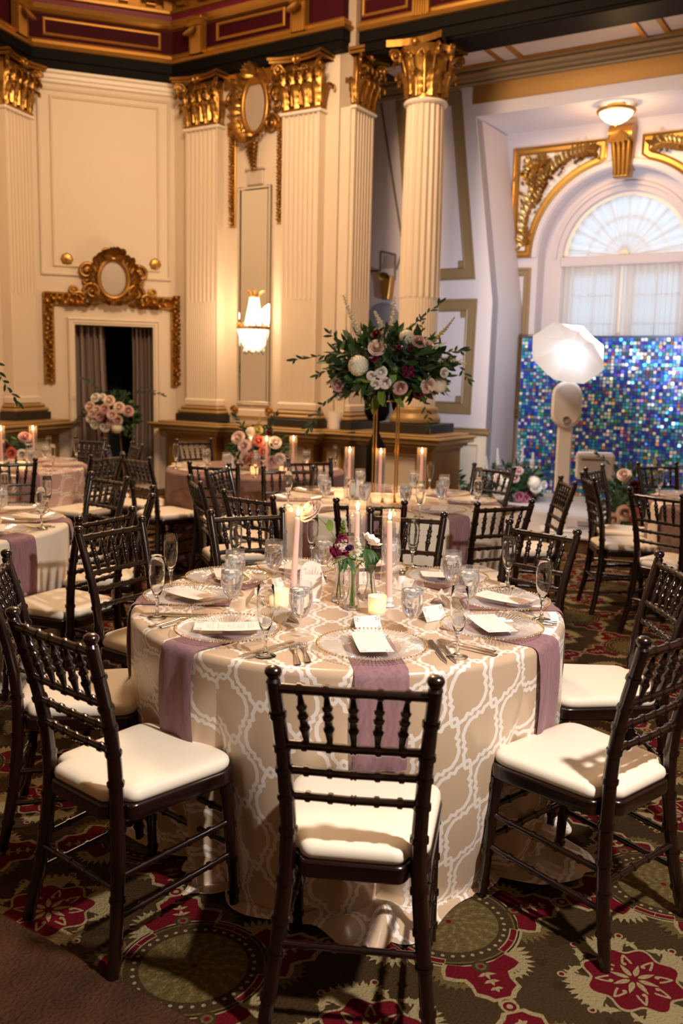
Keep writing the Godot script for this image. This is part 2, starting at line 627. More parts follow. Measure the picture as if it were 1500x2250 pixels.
func make_materials() -> void:
	var pile := noise_tex(0.05, 256, 3, [], true, 4)
	M.carpet = mat(Color(0.88, 0.88, 0.88), 0.95)
	M.carpet.albedo_texture = carpet_texture()
	M.carpet.normal_enabled = true
	M.carpet.metallic_specular = 0.15
	M.plain_carpet = mat(hexc("4d3527"), 0.95)
	M.plain_carpet.albedo_texture = noise_tex(0.02, 256, 4, [[0.0, Color(0.8, 0.8, 0.8)], [1.0, Color(1.1, 1.05, 1.0)]], false, 8)
	M.plain_carpet.metallic_specular = 0.15
	for k in ["carpet", "plain_carpet"]:
		M[k].normal_enabled = true
		M[k].normal_texture = noise_tex(0.12, 512, 3, [], true, 9)
		M[k].normal_scale = 0.5
	M.cream = mat(hexc("e3d3bd"), 0.5)
	M.white_trim = mat(hexc("f2e8da"), 0.4)
	M.lilac = mat(hexc("d6cbcd"), 0.55)
	M.niche_grey = mat(hexc("8e8f9c"), 0.6)
	M.line_grey = mat(hexc("75685f"), 0.5)
	M.ochre = mat(hexc("a98a58"), 0.45, 0.25)
	M.gold = mat(hexc("b68a45"), 0.34, 0.85)
	M.gold_dark = mat(hexc("a87934"), 0.42, 0.7)
	M.gilt = mat(hexc("a97e3f"), 0.34, 0.85)
	M.tan_gold = mat(hexc("957c58"), 0.5, 0.2)
	M.plinth = mat(hexc("9a7032"), 0.42, 0.35)
	M.black = mat(hexc("141210"), 0.5)
	M.band = mat(hexc("2c2722"), 0.4)
	M.maroon = mat(hexc("3a1019"), 0.5)
	for k in ["black", "maroon"]: M[k].metallic_specular = 0.15
	M.plum = mat(hexc("6a1838"), 0.4)
	M.marble = mat(hexc("e6dccb"), 0.25)
	M.marble.albedo_texture = noise_tex(0.008, 256, 5, [[0.0, hexc("fffaf0")], [0.5, hexc("efe6d8")], [0.62, hexc("c9bba6")], [0.7, hexc("f4ecdf")], [1.0, hexc("fffaf2")]], false, 21)
	M.mirror = mat(Color(0.92, 0.92, 0.9), 0.03, 1.0)
	M.old_mirror = mat(hexc("d3c6b8"), 0.25, 0.45)
	M.mahogany = mat(hexc("190706"), 0.26)
	M.mahogany.clearcoat_enabled = true
	M.mahogany.clearcoat = 0.7
	M.mahogany.clearcoat_roughness = 0.12
	M.mahogany.albedo_texture = noise_tex(0.01, 256, 4, [[0.0, Color(0.7, 0.7, 0.7)], [1.0, Color(1.25, 1.1, 1.05)]], false, 31)
	M.mahogany.uv1_triplanar = true
	M.mahogany.uv1_scale = Vector3(2, 0.4, 2)
	M.ivory = mat(hexc("efe3cf"), 0.5)
	M.satin = mat(Color.WHITE, 1.0)
	M.satin.albedo_texture = lattice_texture(hexc("c9ad90"), hexc("efe5dd"))
	M.satin.roughness_texture = lattice_texture(Color(0.25, 0.25, 0.25), Color(0.38, 0.38, 0.38))
	M.satin.uv1_scale = Vector3(1 / 0.215, 1 / 0.195, 1)
	M.satin.metallic_specular = 0.7
	M.satin.rim_enabled = true
	M.satin.rim = 0.4
	M.satin_pink = M.satin.duplicate()
	M.satin_pink.albedo_texture = lattice_texture(hexc("bd9c94"), hexc("d9cac4"))
	M.linen = mat(hexc("e9dccb"), 0.8)
	M.mauve = mat(hexc("8f6a72"), 0.75)
	M.mauve.rim_enabled = true
	M.mauve.rim = 0.6
	M.mauve.albedo_texture = noise_tex(0.03, 256, 4, [[0.0, Color(0.85, 0.85, 0.85)], [1.0, Color(1.1, 1.08, 1.08)]], false, 14)
	M.mauve_cloth = M.mauve.duplicate()
	M.mauve_cloth.albedo_color = hexc("86645a")
	M.curtain = mat(hexc("8d7c76"), 0.8)
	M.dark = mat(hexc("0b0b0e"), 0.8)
	M.glass = mat(Color(0.97, 0.98, 0.98, 0.0), 0.0)
	M.glass.refraction_enabled = true
	M.glass.refraction_scale = 0.045
	M.pane = mat(Color(0.95, 0.96, 0.97, 0.09), 0.02)
	M.pane.transparency = BaseMaterial3D.TRANSPARENCY_ALPHA
	M.charger = mat(Color(0.90, 0.87, 0.83, 0.15), 0.04)
	M.charger.transparency = BaseMaterial3D.TRANSPARENCY_ALPHA
	M.rib_glass = mat(Color(0.85, 0.84, 0.83, 0.42), 0.12)
	M.rib_glass.transparency = BaseMaterial3D.TRANSPARENCY_ALPHA
	M.goblet = mat(Color(0.97, 0.97, 0.97, 0.055), 0.04)
	M.goblet.transparency = BaseMaterial3D.TRANSPARENCY_ALPHA
	M.water = mat(Color(0.98, 0.98, 0.98, 0.0), 0.0)
	M.water.refraction_enabled = true
	M.water.refraction_scale = 0.033
	M.ice = mat(Color(0.93, 0.94, 0.94), 0.35)
	M.silver = mat(hexc("c9c4bc"), 0.18, 1.0)
	M.gold_bead = mat(hexc("e6c680"), 0.2, 1.0)
	M.wax = mat(hexc("f3c6bd"), 0.5)
	M.wax.subsurf_scatter_enabled = true
	M.wax.subsurf_scatter_strength = 0.25
	M.wick = mat(hexc("2a1a12"), 0.9)
	M.flame = mat(Color(1, 0.8, 0.5), 1.0)
	M.flame.emission_enabled = true
	M.flame.emission = hexc("ffd9a0")
	M.flame.emission_energy_multiplier = 14.0
	M.votive = mat(Color(1, 0.95, 0.88), 0.6)
	M.votive.backlight_enabled = true
	M.votive.backlight = Color(0.9, 0.9, 0.9)
	M.paper = mat(hexc("f6eee4"), 0.8)
	M.menu = mat(Color.WHITE, 0.85)
	M.menu.albedo_texture = print_texture(0)
	M.place_card = mat(Color.WHITE, 0.85)
	M.place_card.albedo_texture = print_texture(1)
	M.ink = mat(hexc("c49a8c"), 0.6)
	M.leaf_dark = mat(hexc("1f3d22"), 0.55)
	M.leaf_mid = mat(hexc("34582c"), 0.55)
	M.leaf_light = mat(hexc("6c8a3a"), 0.55)
	M.leaf_grey = mat(hexc("75836a"), 0.7)
	M.stem = mat(hexc("6f8a3c"), 0.5)
	for k in ["leaf_dark", "leaf_mid", "leaf_light", "leaf_grey"]:
		M[k].backlight_enabled = true
		M[k].backlight = Color(0.15, 0.2, 0.08)
	M.rose_blush = mat(hexc("f2d6c8"), 0.7)
	M.rose_mauve = mat(hexc("d9b1aa"), 0.7)
	M.rose_white = mat(hexc("f7efe6"), 0.7)
	M.rose_pale = mat(hexc("f8e4d6"), 0.7)
	M.rose_pink = mat(hexc("d98aa0"), 0.7)
	M.rose_coral = mat(hexc("dd7f6c"), 0.7)
	M.berry = mat(hexc("8e1a52"), 0.6)
	M.burgundy = mat(hexc("5a1424"), 0.6)
	M.purple = mat(hexc("4c2f66"), 0.6)
	M.hydrangea = mat(hexc("f3eeda"), 0.75)
	M.yellow = mat(hexc("d9c878"), 0.7)
	M.white_plastic = mat(hexc("f6f3f2"), 0.35)
	M.curtain_sheer = mat(hexc("f1f3f6"), 0.9)
	M.curtain_sheer.backlight_enabled = true
	M.curtain_sheer.backlight = Color(1.3, 1.3, 1.3)
	M.window_glass = M.pane

func glow(c: Color, e: float) -> StandardMaterial3D:
	var m := mat(Color(0.9, 0.9, 0.9), 0.6)
	m.emission_enabled = true
	m.emission = c
	m.emission_energy_multiplier = e
	return m

# ---------------------------------------------------------------- chairs
func rings(pts: Array, r: Array, at: Array, bulge := 0.0035, half := 0.006) -> Array:  # path and radii with bamboo rings at the given lengths
	var lens := [0.0]
	for j in range(1, pts.size()): lens.append(lens[-1] + pts[j].distance_to(pts[j - 1]))
	var L: float = lens[-1]
	var marks := []
	for j in pts.size(): marks.append([lens[j] / L, 0.0])
	for a in at:
		for q in [[-half * 1.5, -0.0005], [-half, bulge], [0, bulge * 1.15], [half, bulge], [half * 1.5, -0.0005]]: marks.append([a + q[0] / L, q[1]])
	marks = marks.filter(func(m): return m[0] >= 0.0 and m[0] <= 1.0)
	marks.sort_custom(func(x, y): return x[0] < y[0])
	var op := []; var orad := []
	var prev := -1.0
	for m in marks:
		if m[0] - prev < 1e-4: continue
		prev = m[0]
		var d: float = m[0] * L
		var k := 0
		while k < lens.size() - 2 and lens[k + 1] < d: k += 1
		var s: float = clampf((d - lens[k]) / maxf(lens[k + 1] - lens[k], 1e-6), 0, 1)
		op.append(pts[k].lerp(pts[k + 1], s))
		orad.append(lerpf(r[mini(k, r.size() - 1)], r[mini(k + 1, r.size() - 1)], s) + m[1])
	return [op, orad]

func make_chair() -> Node3D:
	var t := thing("chiavari_chair", "chair", "chair", Vector3.ZERO, 0.0, "dark chiavari chairs round the tables")
	var post := func(s: float) -> Array:
		return curve_pts([Vector3(s * 0.203, 0, 0.240), Vector3(s * 0.178, 0.2, 0.203), Vector3(s * 0.156, 0.45, 0.185), Vector3(s * 0.162, 0.66, 0.205), Vector3(s * 0.180, 0.905, 0.27)], 5)
	var at := func(y: float) -> Vector3:
		var p: Array = post.call(1.0)
		for j in p.size() - 1:
			if p[j + 1].y >= y: return p[j].lerp(p[j + 1], (y - p[j].y) / (p[j + 1].y - p[j].y))
		return p[-1]
	var cush := MB.new()
	var outl := round_poly([Vector2(-0.118, 0.2), Vector2(-0.132, 0.158), Vector2(-0.178, 0.148), Vector2(-0.205, -0.2), Vector2(0.205, -0.2), Vector2(0.178, 0.148), Vector2(0.132, 0.158), Vector2(0.118, 0.2)], [0.024, 0.014, 0.026, 0.07, 0.07, 0.026, 0.014, 0.024], 5)
	var dome := func(mb: MB, shape: PackedVector2Array, rows: Array) -> void:
		var k0 := mb.v.size()
		var m := shape.size()
		var hull := Geometry2D.convex_hull(shape)
		for r in rows:
			for i in m:
				var p := shape[i]
				var hd := p.length()
				for e in hull.size() - 1:
					var x: Variant = Geometry2D.segment_intersects_segment(Vector2.ZERO, p.normalized() * 2.0, hull[e], hull[e + 1])
					if x != null: hd = (x as Vector2).length()
				var len := lerpf(p.length(), hd, smoothstep(0.01, 0.06, r[0]))
				var q: Vector2 = p.normalized() * (len - r[0]) if r[0] < 0.9 else Vector2.ZERO
				mb.vert(Vector3(q.x, r[1], q.y), Vector3.UP, q)
		var acc := PackedVector3Array(); acc.resize(mb.v.size())
		for j in rows.size() - 1:
			for i in m:
				var a := k0 + j * m + i; var b := k0 + j * m + (i + 1) % m
				mb.quad(a, a + m, b + m, b)
				var nn := (mb.v[a + m] - mb.v[a]).cross(mb.v[b] - mb.v[a])
				for q in [a, b, a + m, b + m]: acc[q] += nn
		for q in range(k0, mb.v.size()): mb.n[q] = acc[q].normalized() if acc[q].length() > 1e-9 else Vector3.UP
	dome.call(cush, outl, [[0.006, 0.444], [-0.001, 0.45], [-0.004, 0.46], [-0.001, 0.472], [0.008, 0.479], [0.022, 0.4835], [0.04, 0.4855], [0.065, 0.487], [0.11, 0.4885], [0.95, 0.489]])
	part("seat_cushion", cush.mesh(), M.ivory, t, "ivory cushion")
	var sf := MB.new()
	var outf := round_poly([Vector2(-0.125, 0.208), Vector2(-0.138, 0.170), Vector2(-0.184, 0.156), Vector2(-0.212, -0.206), Vector2(0.212, -0.206), Vector2(0.184, 0.156), Vector2(0.138, 0.170), Vector2(0.125, 0.208)], [0.022, 0.012, 0.022, 0.06, 0.06, 0.022, 0.012, 0.022], 5)
	dome.call(sf, outf, [[0.95, 0.397], [0.02, 0.397], [0.006, 0.399], [0.0, 0.406], [0.0, 0.436], [0.004, 0.443], [0.012, 0.445], [0.95, 0.445]])
	part("seat_frame", sf.mesh(), M.mahogany, t)
	for s in [-1.0, 1.0]:
		var mb := MB.new()
		var rr := rings(post.call(s), [0.0165, 0.017, 0.018, 0.0185, 0.019, 0.019, 0.0195, 0.02, 0.02, 0.02, 0.02, 0.02, 0.02, 0.0195, 0.019, 0.0185, 0.018, 0.0178, 0.0175, 0.0172, 0.017], [0.1, 0.22, 0.31, 0.42, 0.56, 0.655, 0.735, 0.8, 0.9])
		mb.tube(rr[0], rr[1], 10)
		var top: Vector3 = post.call(s)[-1]
		mb.xf = Transform3D(Basis(), top)
		mb.lathe([Vector2(0.0175, -0.004), Vector2(0.013, 0.004), Vector2(0.0185, 0.011), Vector2(0.0205, 0.019), Vector2(0.018, 0.027), Vector2(0.010, 0.032), Vector2(0.0, 0.033)], 12)
		part("back_post", mb.mesh(), M.mahogany, t)
		var lg := MB.new()
		rr = rings([Vector3(s * 0.192, 0, -0.205), Vector3(s * 0.184, 0.40, -0.178)], [0.0145, 0.0195], [0.12, 0.38, 0.66, 0.93])
		lg.tube(rr[0], rr[1], 10)
		part("leg", lg.mesh(), M.mahogany, t)
		for y in [0.16, 0.265]:
			var st := MB.new()
			var a: Vector3 = at.call(y - 0.01); a.x *= s
			rr = rings([a, Vector3(s * 0.188, y + 0.01, -0.19)], [0.0095], [0.2, 0.4, 0.6, 0.8], 0.0028, 0.005)
			st.tube(rr[0], rr[1], 8, false)
			part("stretcher", st.mesh(), M.mahogany, t)
	for q in [[0.20, -0.19, 0.188, 0.0095], [0.30, -0.186, 0.186, 0.0095], [0.225, 0.204, 0.174, 0.0095]]:
		var st := MB.new()
		var rr := rings([Vector3(-q[2], q[0], q[1]), Vector3(q[2], q[0], q[1])], [q[3]], [0.2, 0.4, 0.6, 0.8], 0.0028, 0.005)
		st.tube(rr[0], rr[1], 8, false)
		part("stretcher", st.mesh(), M.mahogany, t)
	for q in [[0.885, 0.0125, "top_rail"], [0.737, 0.0115, "back_rail"], [0.668, 0.0105, "back_rail"], [0.60, 0.0105, "back_rail"]]:
		var rl := MB.new()
		var a: Vector3 = at.call(q[0])
		var rr := rings([Vector3(-a.x, a.y, a.z), Vector3(0, a.y, a.z + 0.006), a], [q[1]], [0.16, 0.33, 0.5, 0.67, 0.84], 0.003, 0.005)
		rl.tube(rr[0], rr[1], 10, false)
		part(q[2], rl.mesh(), M.mahogany, t)
	var hi: Vector3 = at.call(0.885); var lo: Vector3 = at.call(0.737)
	var sp := MB.new()  # one spindle along y, shared
	var L := 0.148
	sp.lathe([Vector2(0.006, 0), Vector2(0.0065, 0.012), Vector2(0.011, 0.045), Vector2(0.0135, 0.05), Vector2(0.0135, 0.054), Vector2(0.010, 0.058), Vector2(0.010, 0.078), Vector2(0.0135, 0.081), Vector2(0.0135, 0.086), Vector2(0.010, 0.089), Vector2(0.010, 0.103), Vector2(0.013, 0.106), Vector2(0.013, 0.110), Vector2(0.009, 0.114), Vector2(0.0062, 0.138), Vector2(0.006, L)], 8)
	var spm := sp.mesh()
	for k in 5:
		var a := Vector3((k - 2) * 0.0535, lo.y, lo.z + 0.005); var b := Vector3((k - 2) * 0.0605, hi.y, hi.z + 0.005)
		var o := part("spindle", spm, M.mahogany, t)
		var y := (b - a).normalized()
		var x := y.cross(Vector3.BACK).normalized()
		o.transform = Transform3D(Basis(x, y, x.cross(y)), a)
	return t

# ---------------------------------------------------------------- table ware
var mesh_cache := {}

func cached(k: String, f: Callable) -> ArrayMesh:
	if not mesh_cache.has(k):
		var mb := MB.new()
		f.call(mb)
		mesh_cache[k] = mb.mesh()
	return mesh_cache[k]

func make_cloth(R: float, H: float, nfold: int, seed_: int, depth: float, floor_r: float, puddles: Array, a_off := 0.0) -> ArrayMesh:  # puddles: [angle, width, length]; angle 0 towards +z, growing to +x
	var mb := MB.new()
	var rg := RandomNumberGenerator.new(); rg.seed = seed_
	var bounds := []
	for k in nfold: bounds.append(a_off + TAU * (k + rg.randf_range(-0.22, 0.22)) / nfold)
	bounds.append(bounds[0] + TAU)
	var e := 0.022
	var rows := []
	for q in [0.0, 0.25, 0.5, 0.75, 1.0]: rows.append([0, q])
	for q in [0.0, 0.2, 0.4, 0.6, 0.8, 1.0]: rows.append([1, q])
	for j in range(1, 19): rows.append([2, j / 18.0])
	for j in range(1, 8): rows.append([3, j / 7.0])
	for k in nfold:
		var b0: float = bounds[k]; var b1: float = bounds[k + 1]
		var amp := depth * rg.randf_range(0.7, 1.25)
		var skew := rg.randf_range(-0.12, 0.12)
		var ph := rg.randf() * TAU
		var ridges := []
		for j in 3: ridges.append([rg.randf_range(-0.75, 0.75), rg.randf_range(0.05, 0.12), rg.randf_range(-0.016, 0.026), rg.randf_range(-0.25, 0.25)])
		var f := func(u: float, vv: float) -> Array:
			var row: Array = rows[int(round((1.0 - vv) * (rows.size() - 1)))]
			var a := lerpf(b0, b1, u)
			var mid := (b0 + b1) / 2.0
			var loc := R * (a - mid)
			var dir := Vector3(sin(a), 0, cos(a))
			match int(row[0]):
				0:
					var r: float = row[1] * (R - e)
					return [dir * r + Vector3(0, H, 0), Vector2(dir.x * r, dir.z * r)]
				1:
					var t: float = row[1] * PI / 2.0
					var r: float = R - e + sin(t) * e
					return [dir * r + Vector3(0, H - e + cos(t) * e, 0), Vector2(dir.x, dir.z) * (R - e + t * e)]
			var s := u * 2.0 - 1.0
			var shape := 1.0 - pow(absf(s), 3.5) - 0.35 * exp(-pow((s - 0.25 + skew) / 0.16, 2.0)) * sin(ph)
			var hang := H - e
			var d: float = row[1] * hang if row[0] == 2 else hang
			var q := d / hang
			var rr := lerpf(R, floor_r, q * 0.6 + 0.4 * q * q) + 0.012 * sin(q * PI)
			var inn := 1.0 - pow(absf(s), 4.0)
			rr += (amp * shape - 0.75 * depth) * smoothstep(0.02, 0.8, q) + 0.006 * sin(ph + q * 5.0 + u * 3.0) * q * inn
			for g in ridges: rr += g[2] * exp(-pow((s - g[0] - g[3] * (q - 0.5)) / g[1], 2.0)) * smoothstep(0.0, 0.7, q) * inn
			var y := hang - d
			var arc := R + d
			if row[0] == 3:
				var pl := 0.012
				var lift := 0.0
				for p in puddles:
					var da := absf(wrapf(a - p[0], -PI, PI))
					var w := exp(-pow(da / p[1], 2.0))
					pl += p[2] * w
					lift += 0.05 * w * p[2] / 0.2
				var x: float = row[1]
				rr += pl * x
				y = 0.004 + lift * sin(x * PI) * (0.55 + 0.45 * sin(a * 34.0 + x * 4.0)) * (1.0 - 0.4 * x)
				arc += pl * x
			else:
				y = maxf(y, 0.004)
			var md := Vector2(sin(mid), cos(mid)); var mt := Vector2(cos(mid), -sin(mid))
			return [dir * rr + Vector3(0, y, 0), mt * loc + md * arc]
		mb.grid(30, rows.size() - 1, f)
	return mb.mesh()

func ribbon(mb: MB, path: Array, side: Vector3, width: float, thick: float, fold := 0.0) -> void:  # a folded strip of cloth or paper along path, broad towards side
	var m := path.size()
	var nor := []
	for j in m:
		var d: Vector3 = (path[mini(j + 1, m - 1)] - path[maxi(j - 1, 0)]).normalized()
		nor.append(side.cross(d).normalized())
	for lay in [1.0, -1.0]:
		var f := func(u: float, vv: float) -> Array:
			var x := vv * (m - 1)
			var j := mini(int(x), m - 2)
			var p: Vector3 = path[j].lerp(path[j + 1], x - j)
			var nn: Vector3 = nor[j].lerp(nor[j + 1], x - j).normalized()
			var q := u * 2.0 - 1.0
			var edge := sqrt(maxf(0.0, 1.0 - pow(absf(q), 8.0)))
			var wv := fold * sin(q * 5.0 + vv * 2.0) * vv
			return [p + side * (q * width * 0.5) - nn * (lay * -0.5 * thick * edge - wv), Vector2(u, 1.0 - vv)]
		mb.grid(10, m - 1, f, lay > 0.0)
	for e in [0, m - 1]:
		var p: Vector3 = path[e]; var nn: Vector3 = nor[e] * thick * 0.5; var s := side * width * 0.495
		var q := [p - s - nn, p + s - nn, p + s + nn, p - s + nn]
		if e == 0: q.reverse()
		mb.flat(q)

func charger_mesh(mb: MB) -> void:
	var f := func(u: float, vv: float) -> Array:
		var a := -u * TAU
		var r := 0.004 + 0.161 * vv
		var y := 0.004 + 0.016 * smoothstep(0.52, 1.0, vv)
		if vv > 0.55: y += 0.0009 * cos(a * 54.0) * smoothstep(0.55, 0.65, vv) * (1.0 - smoothstep(0.93, 0.99, vv))
		if absf(vv - 0.53) < 0.03: y += 0.002
		return [Vector3(cos(a) * r, y, sin(a) * r), Vector2(u, vv)]
	mb.grid(432, 14, f)

func ribs_mesh(mb: MB) -> void:  # fine radial ridges pressed into the glass rim
	for k in 80:
		var a := TAU * k / 80.0
		mb.xf = Transform3D(Basis(Vector3.UP, a), Vector3.ZERO)
		for q in [[0.090, 0.0078, 0.156, 0.0215]]:
			var w0 := 0.0011; var w1 := 0.0026
			var p := [Vector3(q[0], q[1], w0), Vector3(q[2], q[3], w1), Vector3(q[2], q[3] + 0.0016, 0), Vector3(q[0], q[1] + 0.0012, 0), Vector3(q[0], q[1], -w0), Vector3(q[2], q[3], -w1)]
			mb.flat([p[0], p[1], p[2], p[3]])
			mb.flat([p[3], p[2], p[5], p[4]])

func beads_mesh(mb: MB) -> void:
	for k in 84:
		var a := TAU * k / 84.0
		mb.blob(Vector3(cos(a) * 0.1655, 0.0205, sin(a) * 0.1655), Vector3.ONE * 0.0031, 6, 4)

func goblet_mesh(mb: MB) -> void:
	mb.lathe([Vector2(0, 0.0), Vector2(0.034, 0.0), Vector2(0.0355, 0.0015), Vector2(0.033, 0.004), Vector2(0.014, 0.008), Vector2(0.007, 0.014), Vector2(0.0052, 0.028), Vector2(0.0062, 0.04), Vector2(0.0085, 0.046), Vector2(0.02, 0.056), Vector2(0.031, 0.075), Vector2(0.0372, 0.10), Vector2(0.0385, 0.118), Vector2(0.0375, 0.14), Vector2(0.0345, 0.168), Vector2(0.0338, 0.1692), Vector2(0.0331, 0.168), Vector2(0.036, 0.14), Vector2(0.037, 0.118), Vector2(0.0357, 0.10), Vector2(0.0295, 0.076), Vector2(0.019, 0.059), Vector2(0.008, 0.052), Vector2(0, 0.0505)], 28)

func water_mesh(mb: MB) -> void:
	mb.lathe([Vector2(0, 0.0512), Vector2(0.0075, 0.0528), Vector2(0.0185, 0.0598), Vector2(0.0289, 0.0765), Vector2(0.035, 0.10), Vector2(0.0363, 0.118), Vector2(0.0353, 0.14), Vector2(0.0345, 0.147), Vector2(0.0338, 0.1475), Vector2(0, 0.147)], 28)

func flute_mesh(mb: MB) -> void:
	mb.lathe([Vector2(0, 0.0), Vector2(0.031, 0.0), Vector2(0.0325, 0.0015), Vector2(0.030, 0.004), Vector2(0.012, 0.009), Vector2(0.006, 0.016), Vector2(0.0044, 0.035), Vector2(0.0048, 0.052), Vector2(0.0075, 0.06), Vector2(0.006, 0.066), Vector2(0.010, 0.075), Vector2(0.018, 0.094), Vector2(0.0245, 0.122), Vector2(0.0265, 0.15), Vector2(0.026, 0.18), Vector2(0.0235, 0.212), Vector2(0.023, 0.2128), Vector2(0.0225, 0.212), Vector2(0.0249, 0.18), Vector2(0.0254, 0.15), Vector2(0.0233, 0.123), Vector2(0.0166, 0.096), Vector2(0.008, 0.081), Vector2(0, 0.078)], 24)

func fork_mesh(mb: MB) -> void:  # lies along -z (tines) to +z (handle)
	var pts := []
	for q in [[0.095, 0.004, 0.010], [0.05, 0.004, 0.008], [0.0, 0.005, 0.0045], [-0.03, 0.009, 0.0045], [-0.045, 0.008, 0.011], [-0.058, 0.005, 0.012]]: pts.append(q)
	var f := func(lay: float) -> Callable:
		return func(u: float, vv: float) -> Array:
			var x := vv * (pts.size() - 1); var j := mini(int(x), pts.size() - 2); var s := x - j
			var z := lerpf(pts[j][0], pts[j + 1][0], s); var y := lerpf(pts[j][1], pts[j + 1][1], s); var w := lerpf(pts[j][2], pts[j + 1][2], s)
			var q := u * 2.0 - 1.0
			return [Vector3(q * w, y + lay * 0.0013 * sqrt(maxf(0, 1 - q * q)), z), Vector2(u, vv)]
	mb.grid(6, 15, f.call(1.0))
	mb.grid(6, 15, f.call(-1.0), true)
	for k in 4:
		var x := (k - 1.5) * 0.0066
		mb.tube([Vector3(x, 0.005, -0.056), Vector3(x, 0.0035, -0.075), Vector3(x, 0.005, -0.1)], [0.0018, 0.0017, 0.0009], 6)

func knife_mesh(mb: MB) -> void:
	mb.extrude(round_poly([Vector2(-0.007, -0.11), Vector2(0.007, -0.11), Vector2(0.005, 0.0), Vector2(0.0095, 0.01), Vector2(0.0085, 0.09), Vector2(0.0, 0.118), Vector2(-0.005, 0.1), Vector2(-0.005, 0.0)], [0.006, 0.006, 0.004, 0.004, 0.03, 0.01, 0.02, 0.004], 4), 0.001, 0.0045, 0.001)
	for k in mb.v.size():
		var p := mb.v[k]; var q := mb.n[k]
		mb.v[k] = Vector3(p.x, p.z, -p.y); mb.n[k] = Vector3(q.x, q.z, -q.y)

func flame_mesh(mb: MB) -> void:
	mb.lathe([Vector2(0, 0), Vector2(0.0035, 0.002), Vector2(0.0058, 0.008), Vector2(0.0055, 0.014), Vector2(0.003, 0.026), Vector2(0.001, 0.035), Vector2(0, 0.038)], 10)

func candle_set(at: Vector3, label: String, group: String, h := 0.30, lean := 0.0) -> void:  # pink taper in a glass cylinder
	var c := single("glass_cylinder", cached("cyl%d" % int(h * 1000), func(mb: MB):
		mb.lathe([Vector2(0, 0.001), Vector2(0.031, 0.001), Vector2(0.0325, 0.003), Vector2(0.0325, h + 0.04)], 28)
		mb.lathe([Vector2(0.0325, h + 0.04), Vector2(0.0318, h + 0.0415), Vector2(0.0305, h + 0.04)], 28)), M.pane, "glass cylinder of " + label, "candle holder", at, 0.0, "glass cylinders " + group)
	c.name = c.name
	var t := thing("taper_candle", label, "candle", at + Vector3(0, 0.003, 0), 0.0, "pink tapers " + group)
	t.rotation.z = lean
	part("glass_base", cached("tbase", func(mb: MB): mb.lathe([Vector2(0, 0.0), Vector2(0.02, 0.0), Vector2(0.021, 0.002), Vector2(0.012, 0.006), Vector2(0.010, 0.012), Vector2(0.016, 0.02), Vector2(0.013, 0.03), Vector2(0.0135, 0.034), Vector2(0, 0.034)], 14)), M.ice, t, "clear glass foot")
	var w := part("wax", cached("wax%d" % int(h * 1000), func(mb: MB): mb.lathe([Vector2(0, 0.022), Vector2(0.0122, 0.022), Vector2(0.0118, 0.08), Vector2(0.0088, h - 0.01), Vector2(0.0075, h - 0.002), Vector2(0.004, h), Vector2(0, h - 0.002)], 16)), M.wax, t)
	part("wick", cached("wick%d" % int(h * 1000), func(mb: MB): mb.tube([Vector3(0, h - 0.003, 0), Vector3(0.001, h + 0.009, 0)], [0.0009], 5)), M.wick, w)
	var f := part("flame", cached("flame", flame_mesh), M.flame, t, "lit flame")
	f.position = Vector3(0.0005, h + 0.004, 0)
	omni(t, Vector3(0, h + 0.017, 0), Color(1.0, 0.66, 0.34), 0.012, 0.006)

func votive(at: Vector3, label: String, group: String) -> void:
	var t := thing("votive_candle", label, "candle", at, 0.0, "votive candles " + group)
	part("glass_cup", cached("vcup", func(mb: MB): mb.lathe([Vector2(0, 0), Vector2(0.026, 0), Vector2(0.029, 0.003), Vector2(0.0325, 0.068), Vector2(0.0318, 0.07), Vector2(0.0305, 0.068), Vector2(0.0275, 0.008), Vector2(0, 0.007)], 60, 0.012, 30)), M.votive, t, "frosted ribbed cup")
	part("wax", cached("vwax", func(mb: MB): mb.lathe([Vector2(0, 0.0072), Vector2(0.019, 0.0072), Vector2(0.019, 0.021), Vector2(0, 0.02)], 14)), M.paper, t)
	var f := part("flame", cached("flame", flame_mesh), M.flame, t, "lit flame")
	f.position = Vector3(0, 0.02, 0)
	omni(t, Vector3(0, 0.032, 0), Color(1.0, 0.68, 0.36), 0.011, 0.006)

# ---------------------------------------------------------------- flowers
func rose_mesh(mb: MB) -> void:  # unit radius, opens towards +y
	mb.blob(Vector3(0, 0.3, 0), Vector3(0.24, 0.46, 0.24), 8, 6)
	var lay := [[3, 0.34, 0.95, 1.05], [4, 0.50, 0.92, 1.0], [5, 0.68, 0.84, 0.93], [6, 0.88, 0.66, 0.8], [6, 1.02, 0.42, 0.66]]
	var rg := RandomNumberGenerator.new(); rg.seed = 7
	for l in lay.size():
		var L: Array = lay[l]
		for k in L[0]:
			var a0: float = TAU * k / L[0] + l * 0.8 + rg.randf() * 0.2
			var w: float = TAU / L[0] * 1.45
			var f := func(u: float, vv: float) -> Array:
				var a := a0 + (0.5 - u) * w * (0.55 + 0.45 * sin(minf(vv * 1.8, PI / 2)))
				var edge := 1.0 - 0.16 * pow(absf(u * 2 - 1), 3.0)
				var r: float = L[1] * (0.25 + 0.75 * pow(vv, 0.75)) * (1.0 + 0.10 * smoothstep(0.75, 1.0, vv) * (1.0 if l > 1 else -0.6))
				var y: float = -0.25 + (L[2] + 0.25) * vv * edge - 0.14 * smoothstep(0.8, 1.0, vv) * (1.0 if l > 2 else 0.2)
				return [Vector3(cos(a) * r, y * 0.85, sin(a) * r), Vector2(u, vv)]
			mb.grid(5, 5, f)

